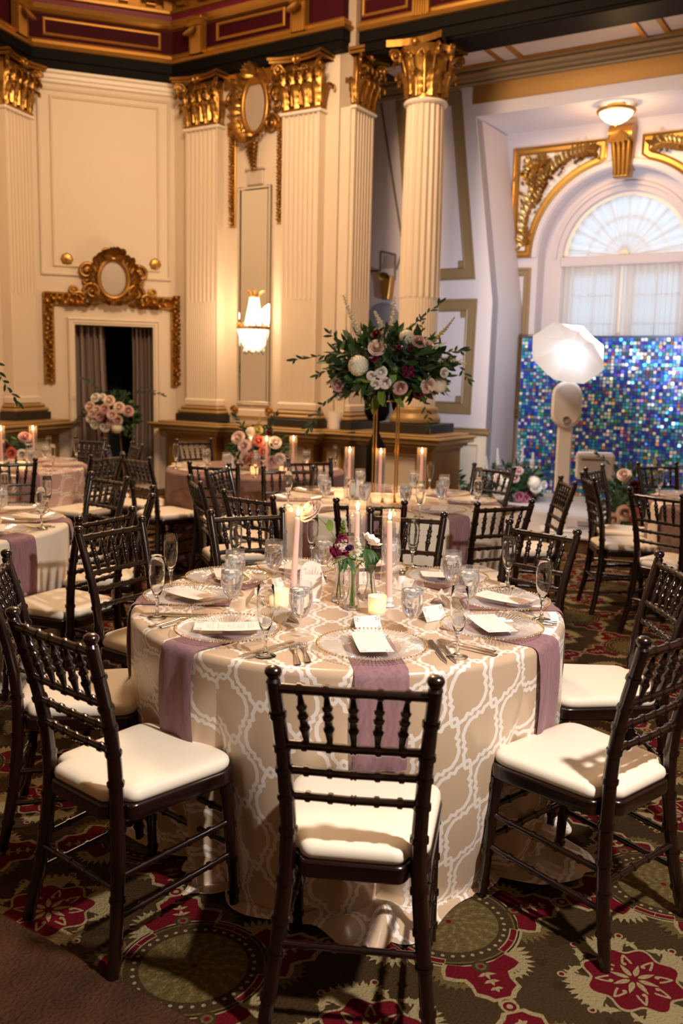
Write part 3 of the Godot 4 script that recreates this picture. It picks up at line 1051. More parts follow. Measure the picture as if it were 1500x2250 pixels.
func mum_mesh(mb: MB) -> void:  # button flower
	for l in 4:
		for k in 11 - l * 2:
			var a := TAU * k / (11 - l * 2) + l * 0.3
			var d := Vector3(cos(a), 0.15 + l * 0.45, sin(a)).normalized()
			mb.leaf(Vector3(0, -0.1, 0), d, Vector3.UP if l < 3 else Vector3(-d.x, 0.4, -d.z), 1.0, 0.55, 0.35, 0, 0.2, 2, 3)

func hydrangea_mesh(mb: MB) -> void:
	var rg := RandomNumberGenerator.new(); rg.seed = 12
	for k in 95:
		var y := 1.0 - 1.55 * (k + 0.5) / 95.0
		var a := k * 2.399963
		var d := Vector3(cos(a) * sqrt(maxf(0, 1 - y * y)), y, sin(a) * sqrt(maxf(0, 1 - y * y)))
		var x := d.cross(Vector3(0.3, 0.2, 1)).normalized()
		var z := x.cross(d)
		var t0 := rg.randf() * TAU
		for q in 4:
			var dd := x * cos(t0 + q * PI / 2) + z * sin(t0 + q * PI / 2)
			mb.leaf(d * (0.86 + 0.08 * rg.randf()), (dd + d * 0.3).normalized(), d, 0.17, 0.16, -0.2, 0, 0.1, 2, 2)
	mb.blob(Vector3(0, 0, 0), Vector3.ONE * 0.84, 10, 7)

func anemone_mesh(mb: MB) -> void:
	for l in 2:
		for k in 6:
			var a := TAU * k / 6.0 + l * 0.5
			var d := Vector3(cos(a), 0.30 + 0.25 * l, sin(a)).normalized()
			mb.leaf(Vector3.ZERO, d, Vector3.UP, 1.0 - 0.1 * l, 0.85, 0.3, 0, 0.15, 4, 4)

func foliage_mesh(mb: MB, nleaf: int, seed_: int, r: Vector3, l: float, bottom := -0.75) -> void:  # leaves standing out of an ellipsoid
	var rg := RandomNumberGenerator.new(); rg.seed = seed_
	for k in nleaf:
		var y := lerpf(1.0, bottom, (k + 0.5) / nleaf)
		var a := k * 2.399963 + rg.randf() * 0.4
		var q := sqrt(maxf(0, 1 - y * y))
		var d := Vector3(cos(a) * q, y, sin(a) * q)
		var dir := (d + Vector3(rg.randf_range(-0.9, 0.9), rg.randf_range(-0.9, 0.7), rg.randf_range(-0.9, 0.9))).normalized()
		var nn := (d + Vector3.UP * 0.4 + dir.cross(d) * rg.randf_range(-0.7, 0.7)).normalized()
		mb.leaf(d * r * rg.randf_range(0.62, 0.95), dir, nn, l * rg.randf_range(0.7, 1.3), l * rg.randf_range(0.35, 0.55), rg.randf_range(-0.3, 0.5), 0, 0.3, 2, 4)

func branch_mesh(mb: MB, pts: Array, nleaf: int, l: float, seed_: int, w := 0.32) -> void:
	var rg := RandomNumberGenerator.new(); rg.seed = seed_
	var c := curve_pts(pts, 6)
	mb.tube(c, [0.003, 0.001], 5)
	for k in nleaf:
		var s := (k + 0.6) / nleaf * (c.size() - 1.01)
		var j := int(s)
		var p: Vector3 = c[j].lerp(c[j + 1], s - j)
		var d: Vector3 = (c[j + 1] - c[j]).normalized()
		var side := d.cross(Vector3.UP if absf(d.y) < 0.85 else Vector3.BACK).normalized() * (1 if k % 2 else -1)
		side = side.rotated(d, rg.randf_range(-0.9, 0.9))
		mb.leaf(p, (d * 0.75 + side * 0.8).normalized(), (Vector3.UP * 0.5 + Vector3.BACK + side * 0.2).normalized(), l * rg.randf_range(0.75, 1.2), l * w, rg.randf_range(-0.2, 0.4), 0, 0.3, 2, 5)
	mb.leaf(c[-1], (c[-1] - c[-3]).normalized(), Vector3(0, 0.4, 1).normalized(), l, l * w, 0.2, 0, 0.3, 2, 5)

func spike_mesh(mb: MB, pts: Array, r: float, n: int, seed_: int) -> void:  # delphinium and snapdragon
	var rg := RandomNumberGenerator.new(); rg.seed = seed_
	var c := curve_pts(pts, 6)
	mb.tube(c, [r * 0.14, r * 0.06], 5)
	for k in n:
		var q := float(k) / n
		var s := q * (c.size() - 1.01)
		var j := int(s)
		var p: Vector3 = c[j].lerp(c[j + 1], s - j)
		var d: Vector3 = (c[j + 1] - c[j]).normalized()
		var o := d.cross(Vector3(0.3, 0.2, 1)).normalized().rotated(d, k * 2.4)
		var rr := r * (1.0 - 0.72 * q)
		for e in 3:
			var oo := o.rotated(d, (e - 1) * 0.7)
			mb.leaf(p + o * rr * 0.15, (oo + d * rg.randf_range(0.1, 0.7)).normalized(), (d + o * 0.3).normalized(), rr * 1.05, rr * 0.85, 0.5, 0, 0.3, 2, 3)

func bloom(parent: Node3D, kind: String, at: Vector3, dir: Vector3, size: float) -> void:
	var names_ := {"blush": ["rose", "rose_blush"], "mauve": ["rose", "rose_mauve"], "white": ["rose", "rose_white"], "pale": ["rose", "rose_pale"], "pink": ["rose", "rose_pink"], "coral": ["rose", "rose_coral"], "burgundy": ["rose", "burgundy"], "berry": ["button_flower", "berry"], "hydrangea": ["hydrangea", "hydrangea"], "yellow": ["rose", "yellow"], "purple": ["button_flower", "purple"]}
	var q: Array = names_[kind]
	var m := cached(q[0], {"rose": rose_mesh, "button_flower": mum_mesh, "hydrangea": hydrangea_mesh}[q[0]])
	var o := part(q[0], m, M[q[1]], parent, kind + " flower" if kind != "hydrangea" else "cream hydrangea head")
	var y := dir.normalized()
	var x := y.cross(Vector3(0.31, 0.12, 0.9)).normalized()
	o.transform = Transform3D(Basis(x, y, x.cross(y)).scaled_local(Vector3.ONE * size), at)

func arrangement(called: String, label: String, at: Vector3, r: Vector3, blooms: Array, branches: Array, spikes: Array, seed_: int, lf := 0.085, nl := 260, group := "") -> Node3D:
	var t := thing(called, label, "flower arrangement", at, 0.0, group)
	var mb := MB.new()
	foliage_mesh(mb, nl, seed_, r, lf)
	mb.blob(Vector3.ZERO, r * 0.62, 12, 8)
	part("foliage", mb.mesh(), M.leaf_dark, t, "", "stuff")
	mb = MB.new()
	foliage_mesh(mb, nl / 3, seed_ + 1, r * 1.02, lf * 1.05)
	part("foliage", mb.mesh(), M.leaf_mid, t, "lighter leaves", "stuff")
	mb = MB.new()
	foliage_mesh(mb, nl / 7, seed_ + 2, r * Vector3(0.95, 1.05, 0.95), lf * 1.1, -1.0)
	for k in mb.v.size(): mb.v[k].y = -absf(mb.v[k].y)
	part("foliage", mb.mesh(), M.leaf_light, t, "pale green leaves underneath", "stuff")
	for b in blooms:
		var p := Vector3(b[1], b[2], b[3] if b.size() > 4 else 0.0)
		if b.size() <= 4:
			var q := 1.0 - pow(p.x / (r.x * 1.12), 2) - pow(p.y / (r.y * 1.12), 2)
			p.z = r.z * 0.98 * sqrt(maxf(q, 0.02))
		bloom(t, b[0], p, (p / (r * r)).normalized() + Vector3(0, 0.15, 0.5), b[-1])
	var i := 0
	for b in branches:
		mb = MB.new()
		i += 1
		branch_mesh(mb, b[0], b[1], b[2], seed_ * 10 + i)
		part("leafy_branch", mb.mesh(), M.leaf_dark, t)
	for b in spikes:
		mb = MB.new()
		i += 1
		spike_mesh(mb, b[0], b[1], b[2], seed_ * 10 + i)
		part("flower_spike", mb.mesh(), M[b[3]], t, "cream flower spike")
	return t

# ---------------------------------------------------------------- the ballroom
func spiral(mb: MB, c: Vector3, ex: Vector3, ey: Vector3, r: float, turns: float, thick: float, lead: Array = []) -> void:
	var pts := lead.duplicate()
	var n := int(10 * turns) + 4
	for k in n + 1:
		var q := float(k) / n
		var a := q * turns * TAU
		var rr := r * (1.0 - 0.82 * q)
		pts.append(c + ex * cos(a) * rr + ey * sin(a) * rr)
	mb.tube(pts, [thick], 6)
	mb.blob(c, Vector3.ONE * thick * 1.5, 6, 4)

func fluted(mb: MB, w: float, proj: float, y0: float, y1: float, nfl: int, depth: float) -> void:
	var poly := PackedVector2Array([Vector2(w / 2, 0), Vector2(w / 2, -proj)])
	var pitch := (w - 0.05) / nfl
	for k in nfl:
		var x0 := w / 2 - 0.025 - pitch * k
		for q in 7:
			var a := PI * q / 6.0
			poly.append(Vector2(x0 - pitch * (0.12 + 0.76 * (1 - cos(a)) / 2.0), -proj + depth * sin(a)))
	poly.append_array(PackedVector2Array([Vector2(-w / 2, -proj), Vector2(-w / 2, 0)]))
	var o := mb.xf
	mb.xf = mb.xf * Transform3D(Basis(Vector3.RIGHT, Vector3.FORWARD, Vector3.UP), Vector3(0, y0, 0))
	mb.extrude(poly, 0, y1 - y0)
	mb.xf = o

func acanthus_row(mb: MB, spots: Array, y: float, l: float, w: float, curl: float) -> void:  # leaves that stand up and roll over at the tip
	for s in spots:
		var nn := Vector3(s[1].x, 0, s[1].y).normalized()
		var base := Vector3(s[0].x, y, s[0].y)
		var x := Vector3.UP.cross(nn).normalized()
		var roll := l * 0.16 * curl / 0.7
		var mid := func(v: float) -> Array:  # centre line and its outward normal
			var h := l * 0.82
			if v < 0.62:
				var q := v / 0.62
				return [base + Vector3.UP * h * q + nn * (0.012 + 0.035 * q * q), nn]
			var a := (v - 0.62) / 0.38 * 3.6
			return [base + Vector3.UP * (h + sin(a) * roll) + nn * (0.047 + roll - cos(a) * roll), (nn * cos(a) - Vector3.UP * sin(a)).normalized()]
		var f := func(u: float, v: float) -> Array:
			var r: Array = mid.call(v)
			var q := u * 2.0 - 1.0
			var ww := w * 0.5 * (0.75 + 0.35 * sin(v * PI)) * (1.0 if v < 0.62 else lerpf(1.0, 0.35, (v - 0.62) / 0.38))
			ww *= 0.70 + 0.30 * absf(sin(v * PI * 5.0 + 0.6))
			var bulge := 0.010 * (1.0 - absf(q)) + 0.012 * exp(-pow(q * 5.0, 2.0)) - 0.012 * q * q
			return [r[0] + x * q * ww + r[1] * bulge, Vector2(u, v)]
		mb.grid(8, 14, f)

func capital(mb: MB, w: float, proj: float, y0: float, h: float) -> void:  # on a flat pilaster
	mb.box(Vector3(w * 0.9, h * 0.9, proj * 0.85), Vector3(0, y0 + h * 0.45, proj * 0.425))
	mb.box(Vector3(w * 1.02, 0.03, proj + 0.03), Vector3(0, y0 + 0.015, proj / 2 + 0.01), 0.008)
	var sp := []; var sp2 := []
	for k in 4: sp.append([Vector2((k - 1.5) * w * 0.28, proj), Vector2(0, 1)])
	for k in 5: sp2.append([Vector2((k - 2) * w * 0.23, proj), Vector2(0, 1)])
	for s in [-1.0, 1.0]:
		sp.append([Vector2(s * w / 2, proj * 0.5), Vector2(s, 0)])
		sp2.append([Vector2(s * w * 0.49, proj * 0.9), Vector2(s * 0.7, 0.7)])
	acanthus_row(mb, sp, y0 + 0.02, h * 0.40, w * 0.23, 0.9)
	acanthus_row(mb, sp2, y0 + h * 0.1, h * 0.62, w * 0.17, 0.55)
	for k in 9:
		mb.leaf(Vector3((k - 4) * w * 0.11, y0 + h * (0.52 + 0.1 * (k % 2)), proj + 0.03), Vector3((k % 3 - 1) * 0.6, 0.8, 0.5), Vector3(0, 0.2, 1), h * 0.22, w * 0.12, 0.8, 2, 0.4, 4, 5)
		mb.blob(Vector3((k - 4) * w * 0.115, y0 + h * (0.66 + 0.06 * (k % 2)), proj + 0.06), Vector3.ONE * 0.02, 6, 4)
	for s in [-1.0, 1.0]:
		var ex := Vector3(s * 0.75, 0, 0.66)
		spiral(mb, Vector3(s * w * 0.56, y0 + h * 0.78, proj + 0.07), ex, Vector3.UP, 0.075, 1.6, 0.016, [Vector3(s * w * 0.2, y0 + h * 0.4, proj), Vector3(s * w * 0.38, y0 + h * 0.72, proj + 0.03), Vector3(s * w * 0.52, y0 + h * 0.9, proj + 0.05)])
		spiral(mb, Vector3(s * w * 0.12, y0 + h * 0.74, proj + 0.03), Vector3(-s, 0, 0), Vector3.UP, 0.05, 1.4, 0.012, [Vector3(s * w * 0.22, y0 + h * 0.45, proj)])
		for k in 4: mb.blob(Vector3(s * w * (0.1 + 0.13 * k), y0 + h * (0.5 + 0.05 * (k % 2)), proj + 0.05), Vector3.ONE * 0.018, 6, 4)
	var ab := PackedVector2Array()
	for k in 13:
		var x := (k - 6) / 6.0
		ab.append(Vector2(x * w * 0.68, -(proj + 0.06 + 0.09 * x * x)))
	ab.append(Vector2(w * 0.68, 0)); ab.append(Vector2(-w * 0.68, 0))
	var o := mb.xf
	mb.xf = mb.xf * Transform3D(Basis(Vector3.RIGHT, Vector3.FORWARD, Vector3.UP), Vector3(0, y0 + h * 0.88, 0))
	mb.extrude(ab, 0, h * 0.05)
	for k in ab.size(): ab[k] = Vector2(ab[k].x * 1.05, ab[k].y * 1.05)
	mb.extrude(ab, h * 0.06, h * 0.12, 0.008)
	mb.xf = o
	mb.blob(Vector3(0, y0 + h * 0.91, proj + 0.08), Vector3(0.05, 0.05, 0.03), 8, 5)
	for k in 6: mb.leaf(Vector3(0, y0 + h * 0.9, proj + 0.07), Vector3(cos(k * TAU / 6), sin(k * TAU / 6), 0.2), Vector3.BACK, 0.07, 0.05, 0.3, 0, 0.2, 2, 3)

func pilaster(xf: Transform3D, w: float, proj: float, nfl: int, label: String, base := true) -> void:
	var t := thing("pilaster", label, "pilaster", Vector3.ZERO, 0.0, "fluted pilasters with gilded capitals")
	t.transform = xf
	var mb := MB.new()
	fluted(mb, w, proj, 2.45, 4.53, nfl, 0.034)
	fluted(mb, w, proj, 1.22, 2.45, nfl * 2 - 1, 0.014)
	part("shaft", mb.mesh(), M.cream, t)
	mb = MB.new()
	mb.box(Vector3(w + 0.06, 0.035, proj + 0.03), Vector3(0, 4.55, (proj + 0.03) / 2), 0.01)
	part("astragal", mb.mesh(), M.white_trim, t, "white moulding under the capital")
	mb = MB.new()
	capital(mb, w, proj, 4.57, 0.59)
	part("capital", mb.mesh(), M.gilt, t, "gilded leafy capital")
	if base:
		mb = MB.new()
		mb.box(Vector3(w + 0.05, 0.10, proj + 0.025), Vector3(0, 1.18, (proj + 0.025) / 2), 0.02)
		part("base", mb.mesh(), M.cream, t)
		mb = MB.new()
		for q in [[0.12, 0.045, 1.108], [0.18, 0.05, 1.06]]: mb.box(Vector3(w + q[0], q[1], proj + q[0] / 2), Vector3(0, q[2], (proj + q[0] / 2) / 2), 0.018)
		part("base_moulding", mb.mesh(), M.ochre, t, "gold moulding")
		mb = MB.new()
		mb.box(Vector3(w + 0.2, 0.095, proj + 0.1), Vector3(0, 0.985, (proj + 0.1) / 2), 0.004)
		part("base_band", mb.mesh(), M.band, t, "black band")

func plinth(xf: Transform3D, x0: float, x1: float, depth: float, label: String, panels: Array, band := false) -> void:
	var t := thing("plinth", label, "plinth", Vector3.ZERO, 0.0, "")
	t.transform = xf
	var mb := MB.new()
	mb.box(Vector3(x1 - x0, 0.78, depth), Vector3((x0 + x1) / 2, 0.39, depth / 2), 0.008)
	mb.box(Vector3(x1 - x0 + 0.05, 0.12, depth + 0.025), Vector3((x0 + x1) / 2, 0.06, (depth + 0.025) / 2), 0.01)
	part("body", mb.mesh(), M.plinth, t)
	mb = MB.new()
	for q in [[0.03, 0.03, 0.775], [0.09, 0.045, 0.81], [0.17, 0.05, 0.86], [0.20, 0.03, 0.90], [0.10, 0.025, 0.925]]:
		mb.box(Vector3(x1 - x0 + q[0] * 2, q[1], depth + q[0]), Vector3((x0 + x1) / 2, q[2], (depth + q[0]) / 2), 0.01)
	part("cornice", mb.mesh(), M.ochre, t, "moulded gold cornice")
	for p in panels:
		mb = MB.new()
		mb.frame(rect(p[0], 0.2, p[1], 0.68), [Vector2(-0.045, depth), Vector2(-0.04, depth + 0.02), Vector2(-0.01, depth + 0.024), Vector2(0, depth + 0.008)])
		part("panel_moulding", mb.mesh(), M.ochre, t)
		mb = MB.new()
		mb.box(Vector3(p[1] - p[0], 0.48, 0.012), Vector3((p[0] + p[1]) / 2, 0.44, depth + 0.002))
		part("panel", mb.mesh(), M.marble, t, "veined marble inset")

func gilt_band(mb: MB, x0: float, x1: float, y0: float, y1: float, seed_: int) -> void:  # a strip of carved fruit and leaves standing up along y
	var rg := RandomNumberGenerator.new(); rg.seed = seed_
	var w := x1 - x0
	mb.box(Vector3(w, y1 - y0, 0.03), Vector3((x0 + x1) / 2, (y0 + y1) / 2, 0.015), 0.008)
	var y := y0 + 0.02
	while y < y1 - 0.02:
		for s in [-1.0, 1.0]:
			mb.leaf(Vector3((x0 + x1) / 2, y, 0.03), Vector3(s * rg.randf_range(0.5, 1.1), 0.9, 0.5), Vector3(0, 0, 1), w * 0.75, w * 0.42, 0.5, 2, 0.3, 3, 4)
		mb.blob(Vector3((x0 + x1) / 2 + rg.randf_range(-0.3, 0.3) * w, y + 0.02, 0.05), Vector3.ONE * w * rg.randf_range(0.16, 0.24), 6, 4)
		y += w * 0.42

func cartouche(xf: Transform3D, c: Vector2, ax: float, ay: float, label: String, tail: float, called := "cartouche") -> Node3D:
	var t := thing(called, label, "wall ornament")
	t.transform = xf * Transform3D(Basis(), Vector3(c.x, c.y, 0))
	var mb := MB.new()
	var el := PackedVector2Array()
	for k in 36: el.append(Vector2(cos(TAU * k / 36) * ax, sin(TAU * k / 36) * ay))
	mb.extrude(el, 0.0, 0.035)
	part("oval_mirror", mb.mesh(), M.old_mirror, t, "small oval mirror")
	mb = MB.new()
	var ring := []
	for k in 37: ring.append(Vector3(cos(TAU * k / 36) * (ax + 0.03), sin(TAU * k / 36) * (ay + 0.03), 0.05))
	mb.tube(ring, [0.032], 8, false)
	for k in 40: mb.blob(Vector3(cos(TAU * k / 40) * (ax + 0.004), sin(TAU * k / 40) * (ay + 0.004), 0.06), Vector3.ONE * 0.012, 6, 4)
	part("oval_frame", mb.mesh(), M.gilt, t)
	mb = MB.new()
	var rg := RandomNumberGenerator.new(); rg.seed = int(ax * 1000)
	for s in [-1.0, 1.0]:
		spiral(mb, Vector3(s * (ax + 0.17), ay * 0.35, 0.06), Vector3(-s, 0, 0), Vector3.UP, 0.11, 1.5, 0.026)
		spiral(mb, Vector3(s * (ax + 0.11), -ay * 0.8, 0.06), Vector3(s, 0, 0), Vector3.UP, 0.11, 1.5, 0.026)
		spiral(mb, Vector3(s * (ax + 0.16), -ay * 0.15, 0.04), Vector3(s, 0, 0), Vector3.DOWN, 0.06, 1.4, 0.017)
		spiral(mb, Vector3(s * ax * 0.55, ay + 0.10, 0.05), Vector3(-s, 0, 0), Vector3.UP, 0.06, 1.5, 0.018)
		for k in 12:
			var a := -1.35 + k * 0.24
			var p := Vector3(s * cos(a) * (ax + 0.06), sin(a) * (ay + 0.06), 0.04)
			mb.leaf(p, Vector3(s * cos(a + 0.5), sin(a + 0.5), 0.4), Vector3(0, 0, 1), rg.randf_range(0.15, 0.24), 0.10, 0.6, 2, 0.3, 4, 5)
	for k in 9:  # shell on top
		var a := PI * (k + 0.5) / 9.0
		mb.leaf(Vector3(0, ay + 0.04, 0.07), Vector3(cos(a) * 0.9, sin(a), 0.3), Vector3(0, -0.2, 1), 0.19, 0.07, 0.5, 0, 0.6, 2, 4)
		mb.leaf(Vector3(0, -ay - 0.05, 0.06), Vector3(cos(a) * 0.9, -sin(a), 0.3), Vector3(0, 0.2, 1), 0.13, 0.05, 0.5, 0, 0.6, 2, 4)
	part("scrollwork", mb.mesh(), M.gilt, t, "carved scrolls and shells")
	if tail > 0:
		mb = MB.new()
		for k in 7:
			for s in [-1.0, 1.0]:
				mb.leaf(Vector3(0, -ay - 0.12 - k * tail / 7, 0.03), Vector3(s * (0.9 - k * 0.1), -0.8, 0.3), Vector3(0, 0, 1), 0.17 - k * 0.016, 0.08, 0.5, 2, 0.3, 3, 4)
			mb.blob(Vector3(0, -ay - 0.14 - k * tail / 7, 0.05), Vector3.ONE * 0.03, 6, 4)
		part("pendant", mb.mesh(), M.gilt, t, "hanging leaf drop")
	return t

var F1: Transform3D
var F2: Transform3D
var F0: Transform3D
var FB: Transform3D
var FW: Transform3D

func wall_box(mb: MB, x0: float, x1: float, y0: float, y1: float, z0: float, z1: float, b := 0.0) -> void:
	mb.box(Vector3(x1 - x0, y1 - y0, z1 - z0), Vector3((x0 + x1) / 2, (y0 + y1) / 2, (z0 + z1) / 2), b)

func build_room() -> void:
	var mb := MB.new()
	mb.box(Vector3(20, 0.2, 24), Vector3(0, -0.1, -5))
	for k in mb.v.size():  # the pattern runs square to the far wall, one medallion per 0.745 m
		var q := (Vector2(mb.v[k].x, mb.v[k].z) - Vector2(0.341, -2.462)).rotated(0.31) / 0.745
		mb.t[k] = q + Vector2(0.5, 0.5)
	struct("floor", mb.mesh(), M.carpet)
	mb = MB.new()  # plain brown carpet in the near left corner
	var e0 := Vector2(-0.968, -2.445); var ed := Vector2(0.829, 0.559); var en := Vector2(-0.559, 0.829)
	var q0 := e0 - ed * 4; var q1 := e0 + ed * 6
	mb.flat([Vector3(q0.x + en.x * 7, 0.004, q0.y + en.y * 7), Vector3(q1.x + en.x * 7, 0.004, q1.y + en.y * 7), Vector3(q1.x, 0.004, q1.y), Vector3(q0.x, 0.004, q0.y)], [Vector2(0, 7), Vector2(10, 7), Vector2(10, 0), Vector2(0, 0)])
	mb.flat([Vector3(q0.x, 0.004, q0.y), Vector3(q1.x, 0.004, q1.y), Vector3(q1.x, -0.001, q1.y) - Vector3(en.x, 0, en.y) * 0.008, Vector3(q0.x, -0.001, q0.y) - Vector3(en.x, 0, en.y) * 0.008])
	struct("trim_1", mb.mesh(), M.plain_carpet)
	# shell
	for q in [["wall_left", -8.2, -8.0, -14.0, 6.2], ["wall_right", 8.0, 8.2, -11.5, 6.2], ["wall_near", -8.2, 8.2, 6.0, 6.2], ["wall_far", -8.2, 0.6, -14.2, -14.0]]:
		mb = MB.new()
		wall_box(mb, q[1], q[2], -0.1, 6.9, q[3], q[4])
		struct(q[0], mb.mesh(), M.cream)
	mb = MB.new()
	mb.box(Vector3(18, 0.2, 22), Vector3(0, 6.85, -4.5))
	struct("ceiling", mb.mesh(), M.cream)
	F1 = frame_xf(Vector2(-3.8813, -11.6933), -19.34)
	F2 = frame_xf(Vector2(-1.1692, -11.5405), 32.0)
	F0 = frame_xf(Vector2(-3.90, -11.69), -73.0)
	FB = frame_xf(Vector2(1.42295, -11.60232), 32.0)
	FW = frame_xf(Vector2(1.95287, -12.45037), 32.0)
	mb = MB.new()
	wall_box(mb, -7.0, 0.25, 0, 6.8, -0.2, -0.04)
	struct("wall_west", mb.mesh(), M.cream, F0)
	mb = MB.new()
	wall_box(mb, -0.4, 0.445, 0, 6.8, -0.3, 0)
	wall_box(mb, 1.435, 2.2, 0, 6.8, -0.3, 0)
	wall_box(mb, 0.445, 1.435, 2.14, 6.8, -0.3, 0)
	struct("wall_north", mb.mesh(), M.cream, F1)
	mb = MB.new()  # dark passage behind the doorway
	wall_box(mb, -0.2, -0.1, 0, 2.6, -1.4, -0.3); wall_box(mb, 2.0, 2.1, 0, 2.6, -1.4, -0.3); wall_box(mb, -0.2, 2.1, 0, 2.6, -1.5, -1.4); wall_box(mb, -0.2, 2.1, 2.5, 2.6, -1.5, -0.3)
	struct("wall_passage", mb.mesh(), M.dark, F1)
	mb = MB.new()
	wall_box(mb, -1.6, 1.40, 0, 6.8, -0.3, -0.04)
	wall_box(mb, 1.20, 1.40, 0, 6.8, -0.45, -0.04)
	wall_box(mb, -0.6, -0.4, 0, 6.8, -1.7, -0.2)
	struct("wall_northeast", mb.mesh(), M.cream, F2)
	# mouldings on the door wall
	mb = MB.new()
	for q in [[0.05, 2.73, 1.67, 4.97, 0.04, 0.03], [0.2, 2.84, 1.53, 4.88, 0.035, 0.025]]:
		mb.frame(rect(q[0], q[1], q[2], q[3]), [Vector2(0, 0), Vector2(0.0, q[5] * 0.6), Vector2(q[4] * 0.4, q[5]), Vector2(q[4] * 0.8, q[5] * 0.7), Vector2(q[4], 0.0)])
	struct("trim_2", mb.mesh(), M.cream, F1)
	mb = MB.new()
	mb.frame(PackedVector2Array([Vector2(0.36, -0.05), Vector2(1.52, -0.05), Vector2(1.52, 2.22), Vector2(0.36, 2.22)]), [Vector2(0, 0), Vector2(0, 0.035), Vector2(0.02, 0.045), Vector2(0.03, 0.03), Vector2(0.06, 0.03), Vector2(0.068, 0.018), Vector2(0.085, 0.018), Vector2(0.085, -0.3)])
	struct("trim_3", mb.mesh(), M.cream, F1)
	mb = MB.new()
	for q in [[5.02, 0.05, 0.04], [5.06, 0.06, 0.07], [5.12, 0.06, 0.10]]: wall_box(mb, -0.1, 1.95, q[0], q[0] + q[1], 0, q[2], 0.012)
	struct("trim_4", mb.mesh(), M.white_trim, F1)
	# entablature right round the room
	var P := func(f: Transform3D, s: float, off := 0.0) -> Vector3: return f * Vector3(s, 0, off)
	var path := [P.call(F0, -8.0, 0.05), F1 * Vector3(-0.02, 0, 0.06), F1 * Vector3(1.71, 0, 0.07), P.call(F2, 1.27, 0.05), P.call(F2, 1.27, -0.17), P.call(F2, 8.5, -0.17)]
	var runs := [["trim_5", M.black, [Vector2(-0.3, 5.155), Vector2(0.04, 5.155), Vector2(0.04, 5.25), Vector2(0.06, 5.26), Vector2(0.06, 5.37), Vector2(0.0, 5.385)]],
		["trim_6", M.gold_dark, [Vector2(0.06, 5.37), Vector2(0.09, 5.375), Vector2(0.11, 5.40), Vector2(0.10, 5.42), Vector2(0.07, 5.43), Vector2(0.08, 5.46), Vector2(0.05, 5.49), Vector2(0.02, 5.495)]],
		["trim_7", M.maroon, [Vector2(0.03, 5.49), Vector2(0.03, 5.77)]],
		["trim_8", M.gold, [Vector2(0.03, 5.765), Vector2(0.07, 5.78), Vector2(0.10, 5.81), Vector2(0.12, 5.84), Vector2(0.13, 5.855), Vector2(0.05, 5.862)]],
		["trim_9", M.plum, [Vector2(0.07, 5.86), Vector2(0.07, 5.935)]],
		["trim_10", M.gold, [Vector2(0.07, 5.93), Vector2(0.13, 5.94), Vector2(0.14, 5.965), Vector2(0.10, 5.975), Vector2(0.05, 6.0)]],
		["trim_11", M.gold_dark, [Vector2(0.05, 5.99), Vector2(0.06, 6.14)]],
		["trim_12", M.gilt, [Vector2(0.06, 6.14), Vector2(0.38, 6.16), Vector2(0.42, 6.22), Vector2(0.46, 6.30), Vector2(0.40, 6.75)]]]
	for r in runs:
		mb = MB.new()
		mb.sweep(r[2], path)
		struct(r[0], mb.mesh(), r[1])
	# frieze panels: gold rectangles; brackets below the cornice; consoles over the columns
	var n := 13
	for q in [[F0, -2.6, -0.75, 0.08], [F1, 0.14, 1.55, 0.09], [F2, -0.5, 0.52, 0.08], [F2, 1.42, 2.0, -0.14], [F2, 2.4, 4.2, -0.14]]:
		mb = MB.new()
		mb.xf = Transform3D(Basis(), Vector3(0, 0, q[3]))
		mb.frame(rect(q[1], 5.53, q[2], 5.735), [Vector2(0, 0), Vector2(0, 0.018), Vector2(0.012, 0.026), Vector2(0.03, 0.02), Vector2(0.036, 0.0)])
		struct("trim_%d" % n, mb.mesh(), M.gold_dark, q[0])
		n += 1
	var mod := MB.new()
	mod.box(Vector3(0.11, 0.10, 0.30), Vector3(0, 6.09, 0.19), 0.012)
	mod.xf = Transform3D(Basis(), Vector3(-0.055, 6.05, 0.05))
	mod.tube([Vector3(0, 0, 0), Vector3(0.11, 0, 0)], [0.045], 10)
	mod.xf = Transform3D(Basis(), Vector3(-0.055, 6.085, 0.30))
	mod.tube([Vector3(0, 0, 0), Vector3(0.11, 0, 0)], [0.055], 10)
	var modm := mod.mesh()
	var ords := ["first", "second", "third", "fourth", "fifth", "sixth", "seventh", "eighth", "ninth"]
	for q in [[F0, -1.0, 4, "above the left wall"], [F1, 0.1, 5, "above the doorway wall"], [F2, -1.35, 8, "above the tall mirror wall"]]:
		for k in q[2]:
			var o := single("cornice_bracket", modm, M.gilt, "gilded scroll cornice bracket, %s from left %s" % [ords[k], q[3]], "bracket", Vector3.ZERO, 0.0, "gilded brackets along the ceiling cornice")
			o.transform = q[0] * Transform3D(Basis(), Vector3(q[1] + k * 0.33, 0, 0.08 if q[1] < 1.6 else -0.14))
	for q in [[F0, -0.37, 0.11, "over the pilaster left of the doorway"], [F2, -0.74, 0.11, "over the pilaster left of the mirror"], [F2, 0.77, 0.11, "over the pilaster right of the mirror"], [F2, 2.2, -0.13, "over the round column"]]:
		var t := thing("console", "gilded fluted console with a shell top " + q[3], "console")
		t.transform = q[0] * Transform3D(Basis(), Vector3(q[1], 0, q[2]))
		mb = MB.new()
		fluted(mb, 0.2, 0.09, 5.40, 5.78, 5, 0.014)
		mb.box(Vector3(0.24, 0.04, 0.13), Vector3(0, 5.79, 0.06), 0.01)
		mb.xf = Transform3D(Basis(), Vector3(-0.11, 5.75, 0.09)); mb.tube([Vector3.ZERO, Vector3(0.22, 0, 0)], [0.045], 10); mb.xf = Transform3D()
		part("bracket", mb.mesh(), M.gold_dark, t)
		mb = MB.new()
